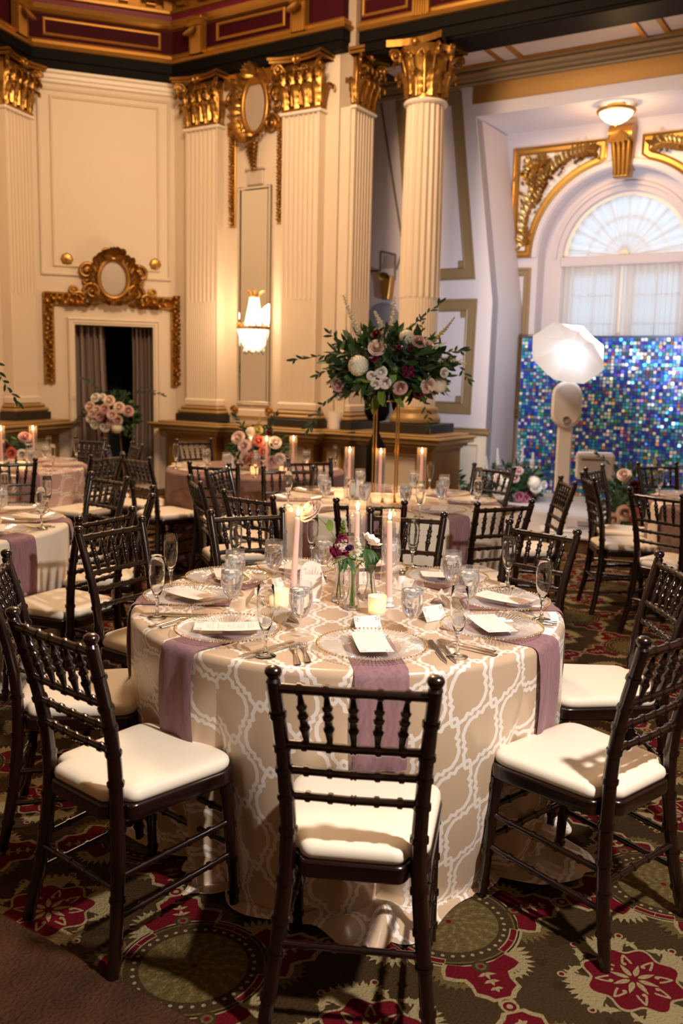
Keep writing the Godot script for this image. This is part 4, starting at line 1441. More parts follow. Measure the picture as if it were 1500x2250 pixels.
		for k in 7: mb.leaf(Vector3(0, 5.70, 0.10), Vector3((k - 3) * 0.3, -1, 0.25), Vector3(0, 0.1, 1), 0.19, 0.06, 0.4, 0, 0.5, 2, 4)
		part("shell", mb.mesh(), M.gilt, t)
	# pilasters, column and plinths
	pilaster(F0 * Transform3D(Basis(), Vector3(-0.37, 0, -0.04)), 0.5, 0.14, 7, "cream fluted pilaster with gilded capital left of the doorway")
	pilaster(F2 * Transform3D(Basis(), Vector3(-0.73, 0, -0.04)), 0.52, 0.14, 7, "cream fluted pilaster with gilded capital between doorway and tall mirror")
	pilaster(F2 * Transform3D(Basis(), Vector3(0.765, 0, -0.04)), 0.52, 0.14, 7, "cream fluted pilaster with gilded capital just right of the tall mirror")
	pilaster(F2 * Transform3D(Basis(Vector3.UP, PI / 2), Vector3(1.395, 0, -0.2)), 0.42, 0.05, 6, "narrow fluted pilaster on the pier beside the alcove opening")
	mb = MB.new()
	mb.box(Vector3(0.13, 3.5, 0.1), Vector3(1.34, 2.8, 0.0), 0.006)
	struct("trim_19", mb.mesh(), M.cream, F2)
	plinth(F0 * Transform3D(Basis(), Vector3(0, 0, -0.04)), -1.2, -0.03, 0.36, "gold plinth under the pilaster left of the doorway", [[-0.9, -0.3]])
	plinth(F2 * Transform3D(Basis(), Vector3(0, 0, -0.04)), -1.13, -0.33, 0.33, "gold plinth with marble panel under the pilaster left of the mirror", [[-0.95, -0.5]])
	plinth(F2 * Transform3D(Basis(), Vector3(0, 0, -0.04)), -0.325, 0.375, 0.2, "gold plinth recessed below the tall mirror", [[-0.15, 0.2]])
	plinth(F2 * Transform3D(Basis(), Vector3(0, 0, -0.04)), 0.38, 1.15, 0.33, "gold plinth with marble panel under the pilaster right of the mirror", [[0.52, 1.0]])
	plinth(F2 * Transform3D(Basis(), Vector3(0, 0, -0.45)), 1.155, 1.52, 0.6, "gold plinth at the foot of the alcove pier", [[1.25, 1.42]])
	var cx := F2 * Transform3D(Basis(), Vector3(2.2, 0, -0.24))
	plinth(cx * Transform3D(Basis(), Vector3(0, 0, -0.38)), -0.42, 0.42, 0.76, "gold plinth with marble panel under the round column", [[-0.22, 0.22]])
	var t := thing("column", "round cream fluted column with gilded capital before the alcove", "column")
	t.transform = cx
	mb = MB.new()
	mb.lathe([Vector2(0.222, 1.22), Vector2(0.222, 2.45)], 200, 0.012, 40)
	mb.lathe([Vector2(0.222, 2.45), Vector2(0.218, 3.2), Vector2(0.210, 3.9), Vector2(0.200, 4.5)], 200, 0.045, 20)
	part("shaft", mb.mesh(), M.cream, t)
	mb = MB.new()
	mb.lathe([Vector2(0.2, 4.5), Vector2(0.235, 4.51), Vector2(0.245, 4.53), Vector2(0.235, 4.55), Vector2(0.2, 4.56)], 40)
	part("astragal", mb.mesh(), M.white_trim, t)
	mb = MB.new()
	mb.lathe([Vector2(0.215, 4.55), Vector2(0.21, 4.8), Vector2(0.25, 5.0), Vector2(0.3, 5.08)], 32)
	var sp := []; var sp2 := []
	for k in 8:
		sp.append([Vector2.from_angle(TAU * k / 8) * 0.215, Vector2.from_angle(TAU * k / 8)])
		sp2.append([Vector2.from_angle(TAU * (k + 0.5) / 8) * 0.215, Vector2.from_angle(TAU * (k + 0.5) / 8)])
	acanthus_row(mb, sp, 4.57, 0.25, 0.155, 0.7)
	acanthus_row(mb, sp2, 4.6, 0.40, 0.15, 0.6)
	for k in 4:
		var d := Vector2.from_angle(TAU * (k + 0.5) / 4)
		var o3 := Vector3(d.x, 0, d.y)
		spiral(mb, o3 * 0.36 + Vector3(0, 5.0, 0), o3, Vector3.UP, 0.075, 1.6, 0.017, [o3 * 0.22 + Vector3(0, 4.78, 0), o3 * 0.27 + Vector3(0, 4.95, 0), o3 * 0.34 + Vector3(0, 5.07, 0)])
		var e := Vector2.from_angle(TAU * k / 4)
		mb.blob(Vector3(e.x * 0.29, 5.1, e.y * 0.29), Vector3.ONE * 0.045, 8, 5)
		for s in [-1.0, 1.0]:
			var oo := Vector3(e.x, 0, e.y); var tt: Vector3 = Vector3(-e.y, 0, e.x) * s
			spiral(mb, oo * 0.265 + tt * 0.07 + Vector3(0, 4.98, 0), -tt, Vector3.UP, 0.045, 1.4, 0.012)
	var ab := PackedVector2Array()
	for k in 4:
		for j in 9:
			var x := (j - 4) / 4.0
			ab.append(Vector2(x * 0.33, -(0.26 + 0.07 * x * x)).rotated(k * PI / 2))
	mb.xf = Transform3D(Basis(Vector3.RIGHT, Vector3.FORWARD, Vector3.UP), Vector3(0, 5.085, 0))
	mb.extrude(ab, 0, 0.07, 0.01)
	part("capital", mb.mesh(), M.gilt, t, "gilded leafy capital")
	mb = MB.new()
	mb.lathe([Vector2(0.2, 1.045), Vector2(0.29, 1.055), Vector2(0.3, 1.09), Vector2(0.29, 1.12), Vector2(0.26, 1.15), Vector2(0.255, 1.17), Vector2(0.265, 1.2), Vector2(0.25, 1.23), Vector2(0.2, 1.24)], 40)
	part("base", mb.mesh(), M.ochre, t)
	mb = MB.new()
	mb.box(Vector3(0.68, 0.11, 0.68), Vector3(0, 0.99, 0), 0.006)
	part("base_band", mb.mesh(), M.band, t, "black square slab")
	build_door_wall()
	build_mirror_wall()
	build_alcove()

func build_door_wall() -> void:
	var mb := MB.new()
	cartouche(F1, Vector2(0.935, 2.725), 0.16, 0.215, "gilded rococo cartouche with oval mirror above the doorway", 0.0)
	var t := thing("door_garland", "carved gold fruit garland framing the doorway", "wall ornament")
	t.transform = F1
	for q in [[0.06, 0.20, 1.38, 2.52], [1.66, 1.80, 1.36, 2.52]]:
		mb = MB.new()
		gilt_band(mb, q[0], q[1], q[2], q[3], int(q[0] * 100))
		part("hanging_garland", mb.mesh(), M.gold, t)
	mb = MB.new()
	mb.xf = Transform3D(Basis(Vector3.BACK, -PI / 2), Vector3.ZERO)
	for q in [[0.08, 0.60], [1.26, 1.78]]: gilt_band(mb, -2.53, -2.36, q[0], q[1], 9)
	mb.xf = Transform3D()
	for s in [-1.0, 1.0]:
		spiral(mb, Vector3(0.93 + s * 0.42, 2.46, 0.04), Vector3(s, 0, 0), Vector3.UP, 0.09, 1.5, 0.024)
		spiral(mb, Vector3(0.93 + s * 0.5, 2.56, 0.04), Vector3(-s, 0, 0), Vector3.UP, 0.055, 1.4, 0.018)
		for k in 7: mb.leaf(Vector3(0.93 + s * (0.18 + k * 0.05), 2.40, 0.03), Vector3(s, 0.5 * sin(k * 2.0), 0.3), Vector3(0, 0, 1), 0.15, 0.08, 0.5, 2, 0.3, 4, 5)
	part("head_garland", mb.mesh(), M.gold, t)
	for q in [[0.369, "left"], [1.471, "right"]]:
		mb = MB.new()
		mb.xf = Transform3D(Basis(Vector3.RIGHT, PI / 2), Vector3.ZERO)
		mb.lathe([Vector2(0.075, 0), Vector2(0.07, 0.02), Vector2(0.05, 0.03), Vector2(0.03, 0.025), Vector2(0, 0.04)], 24, 0.07, 8)
		var o := single("rosette", mb.mesh(), M.gold, "small gold rosette on the panel %s of the cartouche" % q[1], "rosette", Vector3.ZERO, 0.0, "gold rosettes over the doorway")
		o.transform = F1 * Transform3D(Basis(), Vector3(q[0], 2.937, 0))
	for q in [[0.45, 0.83, 0.02, "left"], [1.18, 1.44, 0.035, "right"]]:
		mb = MB.new()
		var f := func(u: float, vv: float) -> Array:
			var x := lerpf(q[0], q[1], u)
			if q[3] == "right": x += (1.0 - vv) * 0.05 * (1.0 - u) - 0.10 * (1 - vv) * (1 - u) * (1 - vv)
			else: x += (1.0 - vv) * 0.06 * u
			return [Vector3(x, lerpf(0.01, 2.13, vv), -0.2 + 0.045 * sin(u * 30.0 + sin(vv * 2.0)) + 0.015 * sin(u * 71.0)), Vector2(u, vv)]
		mb.grid(60, 8, f)
		var o := single("doorway_curtain", mb.mesh(), M.curtain, "grey mauve drape hanging on the %s side of the dark doorway" % q[3], "curtain", Vector3.ZERO, 0.0, "drapes in the doorway")
		o.transform = F1

func build_mirror_wall() -> void:
	var mb := MB.new()
	var t := thing("tall_mirror", "tall narrow mirror between two fluted pilasters behind the sconce", "mirror")
	t.transform = F2 * Transform3D(Basis(), Vector3(0.02, 0, -0.04))
	mb.box(Vector3(0.40, 2.55, 0.02), Vector3(0, 2.50, 0.02))
	part("mirror_pane", mb.mesh(), M.mirror, t)
	for s in [-1.0, 1.0]:
		mb = MB.new()
		mb.box(Vector3(0.055, 2.6, 0.03), Vector3(s * 0.235, 2.5, 0.025), 0.012)
		part("bevelled_border", mb.mesh(), M.mirror, t)
	mb = MB.new()
	for y in [1.2, 3.80]:
		mb = MB.new()
		mb.box(Vector3(0.53, 0.045, 0.035), Vector3(0, y, 0.025), 0.012)
		part("bevelled_border", mb.mesh(), M.mirror, t)
	mb = MB.new()
	mb.box(Vector3(0.25, 0.18, 0.03), Vector3(0, 3.92, 0.02), 0.02)
	mb.box(Vector3(0.29, 0.025, 0.05), Vector3(0, 4.02, 0.025), 0.008)
	part("crest", mb.mesh(), M.old_mirror, t, "mirrored crest block")
	mb = MB.new()
	mb.box(Vector3(0.62, 0.1, 0.05), Vector3(0, 1.07, 0.025), 0.015)
	part("sill", mb.mesh(), M.cream, t)
	for s in [-1.0, 1.0]:
		mb = MB.new()
		spiral(mb, Vector3(s * 0.27, 1.1, 0.06), Vector3(s, 0, 0), Vector3.UP, 0.06, 1.5, 0.015)
		part("foot_scroll", mb.mesh(), M.gold_dark, t)
	cartouche(F2 * Transform3D(Basis(), Vector3(0, 0, -0.04)), Vector2(0.03, 4.74), 0.155, 0.29, "gilded cartouche with oval mirror high above the tall mirror", 0.34)
	mb = MB.new()
	for s in [-1.0, 1.0]:
		t = thing("hanging_garland", "carved gold garland strip hanging %s of the high cartouche" % ("left" if s < 0 else "right"), "wall ornament", Vector3.ZERO, 0.0, "gold garlands beside the high cartouche")
		t.transform = F2 * Transform3D(Basis(), Vector3(0.04 + s * 0.365, 0, -0.04))
		mb = MB.new()
		gilt_band(mb, -0.045, 0.045, 3.36, 4.45, 4)
		part("garland", mb.mesh(), M.gold, t)
		mb = MB.new()
		mb.box(Vector3(0.13, 0.14, 0.06), Vector3(0, 4.51, 0.03), 0.01)
		part("block", mb.mesh(), M.gold_dark, t)
	mb = MB.new()
	wall_box(mb, -0.44, 0.48, 4.98, 5.14, -0.04, 0.03, 0.01)
	struct("trim_20", mb.mesh(), M.gold_dark, F2)
	# crystal sconce
	t = thing("wall_sconce", "glowing crystal basket sconce fixed to the tall mirror", "sconce")
	t.transform = F2 * Transform3D(Basis(), Vector3(0.03, 0, -0.005))
	var g := glow(hexc("ffefd6"), 1.25)
	mb = MB.new()
	mb.lathe([Vector2(0.115, 2.15), Vector2(0.088, 2.3), Vector2(0.066, 2.42), Vector2(0.055, 2.5)], 40, 0.03, 20, PI, PI)
	part("bead_strands", mb.mesh(), g, t, "tent of lit crystal strands")
	mb = MB.new()
	mb.lathe([Vector2(0.0, 1.83), Vector2(0.06, 1.85), Vector2(0.13, 1.9), Vector2(0.17, 1.98), Vector2(0.2, 2.09), Vector2(0.205, 2.11)], 48, 0.025, 24, PI, PI)
	part("crystal_bowl", mb.mesh(), g, t, "lit crystal bowl")
	mb = MB.new()
	mb.lathe([Vector2(0.205, 2.105), Vector2(0.215, 2.115), Vector2(0.215, 2.14), Vector2(0.2, 2.145)], 40, 0.0, 0, PI, PI)
	for k in 9: mb.blob(Vector3(cos(k * PI / 8) * 0.205, 2.165, sin(k * PI / 8) * 0.205), Vector3(0.012, 0.028, 0.012), 6, 4)
	part("gallery_ring", mb.mesh(), M.gold_dark, t, "brass ring with finials")
	mb = MB.new()
	mb.lathe([Vector2(0.056, 2.495), Vector2(0.065, 2.51), Vector2(0.05, 2.53)], 20, 0.0, 0, PI, PI)
	for k in 5: mb.leaf(Vector3(cos(k * PI / 4) * 0.06, 2.51, sin(k * PI / 4) * 0.06), Vector3(cos(k * PI / 4) * 0.5, 1, sin(k * PI / 4) * 0.5), Vector3(-cos(k * PI / 4), 0.3, -sin(k * PI / 4)), 0.12, 0.04, -0.5, 0, 0.3, 2, 4)
	part("crown", mb.mesh(), M.gold_dark, t)
	mb = MB.new()
	for k in 10: mb.blob(Vector3(cos(k * PI / 9) * 0.12, 1.85 - 0.02 * (k % 2), sin(k * PI / 9) * 0.12), Vector3(0.013, 0.035, 0.013), 6, 4)
	part("crystal_drop", mb.mesh(), M.ice, t)
	omni(t, Vector3(0, 2.3, 0.36), Color(1.0, 0.84, 0.66), 0.55, 0.15)

func gilt_leaves(mb: MB, pts: Array, l: float, seed_: int) -> void:
	var rg := RandomNumberGenerator.new(); rg.seed = seed_
	var c := curve_pts(pts, 5)
	mb.tube(c, [0.018, 0.008], 6)
	for k in c.size():
		for s in [-1.0, 1.0]:
			var d: Vector3 = (c[mini(k + 1, c.size() - 1)] - c[maxi(k - 1, 0)]).normalized()
			var o: Vector3 = Vector3(-d.y, d.x, 0) * s
			mb.leaf(c[k], (d * 0.7 + o * rg.randf_range(0.5, 1.3) + Vector3(0, 0, 0.35)).normalized(), Vector3(0, 0, 1), l * rg.randf_range(0.8, 1.2), l * 0.42, 0.3, 0, 0.35, 2, 5)

func build_alcove() -> void:
	var mb := MB.new()
	# wall that carries the slanting panels, with the opening of the window bay
	mb.extrude(PackedVector2Array([Vector2(-3.2, 0), Vector2(0.40, 0), Vector2(0.42, 2.5), Vector2(0.10, 4.68), Vector2(7.5, 4.68), Vector2(7.5, 6.8), Vector2(-3.2, 6.8)]), -0.2, 0.0)
	mb.extrude(PackedVector2Array([Vector2(-0.5, 0), Vector2(0.40, 0), Vector2(0.42, 2.5), Vector2(0.10, 4.68), Vector2(-0.5, 4.68)]), -1.1, -0.02)
	struct("wall_alcove", mb.mesh(), M.lilac, FB)
	mb = MB.new()
	wall_box(mb, -0.45, 7.5, 4.692, 4.9, -1.3, -0.1)
	struct("ceiling_bay", mb.mesh(), M.lilac, FB)
	mb = MB.new()  # soffit over the aisle behind the columns
	wall_box(mb, 1.35, 9.5, 5.16, 5.4, -1.7, -0.3)
	wall_box(mb, 1.35, 9.5, 5.16, 6.8, -0.5, -0.2)
	struct("ceiling_aisle", mb.mesh(), M.lilac, F2)
	mb = MB.new()
	for q in [[1.75, 2.7], [2.95, 4.3], [4.55, 6.0]]:
		var o := mb.xf
		mb.xf = Transform3D(Basis(Vector3.RIGHT, PI / 2), Vector3(0, 5.16, 0))
		mb.frame(rect(q[0], -1.1, q[1], -0.62), [Vector2(-0.03, 0), Vector2(-0.03, 0.02), Vector2(0.02, 0.02), Vector2(0.03, 0.0)])
		mb.xf = o
	struct("trim_21", mb.mesh(), M.gold_dark, F2)
	mb = MB.new()
	wall_box(mb, 1.4, 9.0, 5.12, 5.165, -0.6, -0.15, 0.01)
	struct("trim_22", mb.mesh(), M.black, F2)
	mb = MB.new()
	for q in [[5.13, 0.04, 0.30], [5.08, 0.05, 0.24], [5.06, 0.03, 0.14], [5.03, 0.03, 0.07]]: wall_box(mb, -2.2, 7.5, q[0], q[0] + q[1], 0, q[2], 0.012)
	struct("trim_23", mb.mesh(), M.tan_gold, FB)
	mb = MB.new()  # gold band over the bay
	mb.frame(rect(0.06, 4.825, 7.3, 5.06), [Vector2(0, 0), Vector2(0, 0.02), Vector2(0.012, 0.02), Vector2(0.015, 0.012), Vector2(0.07, 0.012)])
	wall_box(mb, 0.07, 7.3, 4.84, 5.05, -0.01, 0.011)
	struct("trim_24", mb.mesh(), M.plinth, FB)
	# panels with notched corners
	var n := 25
	for q in [[PackedVector2Array([Vector2(-0.72, 2.77), Vector2(0.19, 2.77), Vector2(-0.1, 5.0), Vector2(-1.0, 5.0)]), PackedVector2Array([Vector2(-0.60, 2.95), Vector2(-0.60, 3.05), Vector2(-0.52, 2.95)])], [PackedVector2Array([Vector2(-0.6, 1.12), Vector2(0.205, 1.12), Vector2(0.23, 2.535), Vector2(-0.6, 2.535)]), null]]:
		mb = MB.new()
		mb.frame(q[0].duplicate(), [Vector2(0, 0), Vector2(0, 0.022), Vector2(0.02, 0.022), Vector2(0.026, 0.012), Vector2(0.12, 0.012), Vector2(0.135, 0.02), Vector2(0.15, 0.0)])
		var p: PackedVector2Array = q[0]
		for c in [[p[1], Vector2(-1, 1)]] + ([[p[2], Vector2(-1, -1)]] if q[1] == null else []):
			mb.box(Vector3(0.07, 0.08, 0.018), Vector3(c[0].x + c[1].x * 0.175 - (0.02 if q[1] != null else 0.0), c[0].y + c[1].y * 0.185, 0.009))
		struct("trim_%d" % n, mb.mesh(), M.tan_gold, FB)
		n += 1
	mb = MB.new()
	for q in [[Vector2(-1.22, 5.0), Vector2(-0.83, 3.2), Vector2(-0.92, 2.93)], [Vector2(-1.6, 2.93), Vector2(-1.16, 2.93), Vector2(-1.16, 3.17), Vector2(-0.94, 3.12), Vector2(-0.94, 2.8)]]:
		for k in q.size() - 1:
			mb.tube([Vector3(q[k].x, q[k].y, 0.004), Vector3(q[k + 1].x, q[k + 1].y, 0.004)], [0.014], 6)
	for k in 6: mb.tube([Vector3(-1.13 + k * 0.03, 2.95, 0.004), Vector3(-1.10 + k * 0.03, 3.12, 0.004)], [0.006], 5)
	struct("trim_%d" % n, mb.mesh(), M.line_grey, FB)
	# niche
	mb = MB.new()
	var ar := PackedVector2Array([Vector2(-1.36, 1.0), Vector2(-0.84, 1.0)])
	for k in 17: ar.append(Vector2(-1.10 + cos(PI * k / 16) * 0.26, 2.26 + sin(PI * k / 16) * 0.26))
	mb.extrude(ar, -0.01, 0.01)
	struct("trim_%d" % (n + 1), mb.mesh(), M.niche_grey, FB)
	var t := thing("corbel", "small gilded corbel above the grey arched niche", "corbel")
	t.transform = FB * Transform3D(Basis(), Vector3(-1.02, 0, 0))
	mb = MB.new()
	mb.extrude(PackedVector2Array([Vector2(-0.05, 2.55), Vector2(0.05, 2.55), Vector2(0.085, 2.84), Vector2(-0.085, 2.84)]), 0, 0.12, 0.01)
	part("bracket", mb.mesh(), M.gold, t)
	mb = MB.new()
	for k in 7: mb.leaf(Vector3(0, 2.78, 0.1), Vector3((k - 3) * 0.3, 1, 0.3), Vector3(0, 0, 1), 0.16, 0.06, 0.5, 0, 0.4, 2, 4)
	part("shell", mb.mesh(), M.gilt, t)
	# wainscot
	mb = MB.new()
	for q in [[0.87, 0.05, 0.05], [0.92, 0.03, 0.035]]: wall_box(mb, -3, 0.42 + q[2], q[0], q[0] + q[1], -0.02, q[2], 0.01)
	struct("trim_%d" % (n + 2), mb.mesh(), M.tan_gold, FB)
	mb = MB.new()
	wall_box(mb, -3, 0.425, 0, 0.87, -0.02, 0.012)
	wall_box(mb, -3, 0.43, 0, 0.13, -0.02, 0.03)
	for q in [[-0.45, -0.08], [0.02, 0.34]]: mb.frame(rect(q[0], 0.2, q[1], 0.76), [Vector2(0, 0.012), Vector2(0, 0.03), Vector2(0.02, 0.03), Vector2(0.035, 0.012)])
	struct("baseboard_alcove", mb.mesh(), M.cream, FB)
	# window wall
	var C := Vector2(1.63, 3.13)
	var arc := func(r: float, a0: float, a1: float, m: int) -> PackedVector2Array:
		var o := PackedVector2Array()
		for k in m + 1:
			var a := deg_to_rad(lerpf(a0, a1, float(k) / m))
			o.append(C + Vector2(cos(a), sin(a)) * r)
		return o
	var poly := PackedVector2Array([Vector2(-2.6, 0), Vector2(C.x - 1.03, 0)])
	poly.append_array(arc.call(1.03, 180, 0, 32))
	poly.append_array(PackedVector2Array([Vector2(C.x + 1.03, 0), Vector2(8.5, 0), Vector2(8.5, 6.8), Vector2(-2.6, 6.8)]))
	mb = MB.new()
	mb.extrude(poly, -0.30, 0)
	struct("wall_window", mb.mesh(), M.lilac, FW)
	mb = MB.new()
	poly = PackedVector2Array([Vector2(C.x - 1.2, 0), Vector2(C.x - 0.79, 0)])
	poly.append_array(arc.call(0.79, 180, 0, 32))
	poly.append_array(PackedVector2Array([Vector2(C.x + 0.79, 0), Vector2(C.x + 1.2, 0), Vector2(C.x + 1.2, 4.5), Vector2(C.x - 1.2, 4.5)]))
	mb.extrude(poly, -0.5, -0.24)
	wall_box(mb, C.x - 0.8, C.x + 0.8, 3.02, 3.14, -0.45, -0.2, 0.01)
	wall_box(mb, C.x - 0.8, C.x + 0.8, -0.05, 1.2, -0.45, -0.25, 0.01)
	struct("trim_%d" % (n + 3), mb.mesh(), M.lilac, FW)
	# casements
	t = thing("window_1", "tall white casement window behind sheer curtains", "")
	t.transform = FW
	tag(t, "", "", "", "structure")
	for q in [[C.x - 0.78, C.x - 0.02], [C.x + 0.02, C.x + 0.78]]:
		mb = MB.new()
		mb.frame(rect(q[0], 1.2, q[1], 3.02), [Vector2(0, -0.44), Vector2(0, -0.36), Vector2(0.09, -0.36), Vector2(0.095, -0.44)])
		for y in [1.75, 2.3, 2.66]: mb.box(Vector3(q[1] - q[0] - 0.16, 0.025, 0.04), Vector3((q[0] + q[1]) / 2, y, -0.40))
		mb.box(Vector3(0.025, 1.7, 0.04), Vector3((q[0] + q[1]) / 2, 2.1, -0.40))
		part("window_frame", mb.mesh(), M.white_trim, t)
		mb = MB.new()
		mb.box(Vector3(q[1] - q[0] - 0.1, 1.75, 0.006), Vector3((q[0] + q[1]) / 2, 2.1, -0.41))
		part("pane", mb.mesh(), M.pane, t)
	t = thing("window_2", "half round fanlight with radiating bars", "")
	t.transform = FW
	tag(t, "", "", "", "structure")
	mb = MB.new()
	poly = arc.call(0.79, 0, 180, 32)
	poly.append_array(arc.call(0.74, 180, 0, 32))
	mb.extrude(poly, -0.44, -0.30)
	for r in [0.28, 0.5]:
		var pts := []
		for p in arc.call(r, 0, 180, 24): pts.append(Vector3(p.x, p.y, -0.38))
		mb.tube(pts, [0.016], 6)
	for k in 9:
		var a := PI * (k + 0.5) / 9.0
		mb.tube([Vector3(C.x + cos(a) * 0.1, C.y + sin(a) * 0.1, -0.38), Vector3(C.x + cos(a) * 0.76, C.y + sin(a) * 0.76, -0.38)], [0.011], 6)
	mb.box(Vector3(1.58, 0.03, 0.06), Vector3(C.x, C.y + 0.015, -0.36))
	part("fan_bars", mb.mesh(), M.white_trim, t)
	mb = MB.new()
	mb.extrude(arc.call(0.76, 0, 180, 32), -0.412, -0.406)
	part("pane", mb.mesh(), M.pane, t)
	var sheer: StandardMaterial3D = M.curtain_sheer.duplicate()
	sheer.transparency = BaseMaterial3D.TRANSPARENCY_ALPHA
	sheer.albedo_color.a = 0.84
	mb = MB.new()
	var fan := func(u: float, vv: float) -> Array:
		var a := PI * (1.0 - u); var r := 0.06 + 0.68 * vv
		return [Vector3(C.x + cos(a) * r, C.y + 0.02 + sin(a) * r, -0.32 + 0.02 * sin(u * 110.0) * (0.3 + vv)), Vector2(u, vv)]
	mb.grid(180, 3, fan)
	t = thing("fanlight_sheer", "white sheer pleated like a sunburst in the half round fanlight", "curtain")
	t.transform = FW
	part("sheer", mb.mesh(), sheer, t)
	mb = MB.new()
	mb.blob(Vector3(C.x, C.y + 0.04, -0.29), Vector3(0.07, 0.06, 0.03), 12, 8)
	for k in 10: mb.leaf(Vector3(C.x, C.y + 0.04, -0.28), Vector3(cos(k * TAU / 10), sin(k * TAU / 10), 0.2), Vector3(0, 0, 1), 0.1, 0.05, 0.4, 0, 0.3, 2, 3)
	part("rosette", mb.mesh(), M.white_trim, t, "gathered centre rosette")
	for q in [[C.x - 0.79, C.x - 0.03, "left"], [C.x + 0.03, C.x + 0.79, "right"]]:
		mb = MB.new()
		var f := func(u: float, vv: float) -> Array:
			return [Vector3(lerpf(q[0], q[1], u), lerpf(0.3, 3.01, vv), -0.215 + 0.02 * sin(u * 62.0 + 1.3 * sin(u * 9.0)) + 0.008 * sin(u * 151.0)), Vector2(u, vv)]
		mb.grid(110, 4, f)
		var o := single("sheer_curtain", mb.mesh(), sheer, "white sheer curtain over the %s half of the tall window" % q[2], "curtain", Vector3.ZERO, 0.0, "sheer curtains at the tall window")
		o.transform = FW
	# gold arch, spandrels, strips and keystone
	mb = MB.new()
	poly = arc.call(1.115, 0, 180, 40)
	poly.append_array(arc.call(1.04, 180, 0, 40))
	mb.extrude(poly, 0, 0.03, 0.006)
	poly = arc.call(0.90, 0, 180, 40)
	poly.append_array(arc.call(0.86, 180, 0, 40))
	mb.extrude(poly, -0.24, -0.21)
	struct("trim_%d" % (n + 4), mb.mesh(), M.lilac, FW)
	for s in [-1.0, 1.0]:
		t = thing("spandrel", "gilded leaf spandrel on the %s of the window arch" % ("left" if s < 0 else "right"), "wall ornament", Vector3.ZERO, 0.0, "gilded spandrels over the window")
		t.transform = FW
		var sp := PackedVector2Array()
		for p in arc.call(1.12, 180, 105, 18): sp.append(p)
		sp.append(Vector2(C.x - 0.21, 4.27)); sp.append(Vector2(C.x - 0.21, 4.5)); sp.append(Vector2(C.x - 1.42, 4.5)); sp.append(Vector2(C.x - 1.42, 3.13))
		if s > 0:
			for k in sp.size(): sp[k].x = 2 * C.x - sp[k].x
		mb = MB.new()
		mb.extrude(sp.duplicate(), 0, 0.008)
		part("ground", mb.mesh(), M.white_trim, t, "white ground")
		mb = MB.new()
		mb.frame(sp.duplicate(), [Vector2(0, 0), Vector2(0, 0.03), Vector2(0.015, 0.036), Vector2(0.03, 0.022), Vector2(0.07, 0.022), Vector2(0.085, 0.034), Vector2(0.095, 0.008)])
		part("frame", mb.mesh(), M.gold, t)
		mb = MB.new()
		var V := func(x: float, y: float) -> Vector3: return Vector3(C.x + s * x, y, 0.025)
		gilt_leaves(mb, [V.call(1.24, 3.28), V.call(1.22, 3.6), V.call(1.12, 3.95), V.call(1.18, 4.2), V.call(1.0, 4.32)], 0.13, 3)
		gilt_leaves(mb, [V.call(1.16, 4.0), V.call(0.95, 4.12), V.call(0.75, 4.3), V.call(0.5, 4.38), V.call(0.36, 4.36)], 0.13, 4)
		gilt_leaves(mb, [V.call(1.1, 3.8), V.call(1.0, 4.0), V.call(0.98, 4.2), V.call(1.2, 4.3)], 0.11, 5)
		var inner: Array = Geometry2D.offset_polygon(sp, -0.13)
		var rg := RandomNumberGenerator.new(); rg.seed = 31
		for k in 900:
			var p := Vector2(C.x + s * rg.randf_range(0.25, 1.4), rg.randf_range(3.2, 4.45))
			if inner.size() and Geometry2D.is_point_in_polygon(p, inner[0]) and k % 4 == 0:
				var a := sin(p.x * 9.0) * 1.6 + p.y * 7.0
				mb.leaf(Vector3(p.x, p.y, 0.012), Vector3(cos(a), sin(a), 0.45), Vector3(0, 0, 1), rg.randf_range(0.07, 0.12), 0.045, 0.4, 0, 0.35, 2, 4)
		spiral(mb, V.call(1.1, 4.12), Vector3(1, 0, 0), Vector3.UP, 0.12, 1.6, 0.02)
		part("leaf_scrolls", mb.mesh(), M.gold, t, "carved gold leaves")
		mb = MB.new()
		var x0: float = C.x + s * 1.42; var x1: float = C.x + s * 1.11
		mb.frame(rect(minf(x0, x1), 1.07, maxf(x0, x1), 3.0), [Vector2(0, 0), Vector2(0, 0.03), Vector2(0.02, 0.034), Vector2(0.035, 0.02), Vector2(0.085, 0.02), Vector2(0.1, 0.0)])
		struct("trim_%d" % (n + (5 if s < 0 else 6)), mb.mesh(), M.tan_gold, FW)
	t = thing("keystone", "gilded fluted keystone bracket at the top of the window arch", "keystone")
	t.transform = FW * Transform3D(Basis(), Vector3(1.63, 0, 0))
	mb = MB.new()
	mb.extrude(PackedVector2Array([Vector2(-0.1, 4.02), Vector2(0.1, 4.02), Vector2(0.145, 4.6), Vector2(-0.145, 4.6)]), -0.05, 0.10, 0.01)
	for k in 4:
		var x := (k - 1.5) * 0.062
		mb.tube([Vector3(x * 0.75, 4.04, 0.1), Vector3(x * 0.85, 4.2, 0.13), Vector3(x, 4.4, 0.18), Vector3(x, 4.5, 0.22)], [0.024, 0.028], 8)
	part("bracket", mb.mesh(), M.gold, t)
	mb = MB.new()
	mb.xf = Transform3D(Basis(), Vector3(-0.14, 4.5, 0.16)); mb.tube([Vector3.ZERO, Vector3(0.28, 0, 0)], [0.1], 14); mb.xf = Transform3D()
	for k in 5: mb.leaf(Vector3(0, 4.52, 0.26), Vector3((k - 2) * 0.4, -1, 0.1), Vector3(0, 0, 1), 0.2, 0.08, 0.3, 2, 0.3, 4, 5)
	for k in 6: mb.blob(Vector3((k - 2.5) * 0.035, 4.03, 0.06), Vector3.ONE * 0.017, 6, 4)
	part("scroll", mb.mesh(), M.gilt, t)
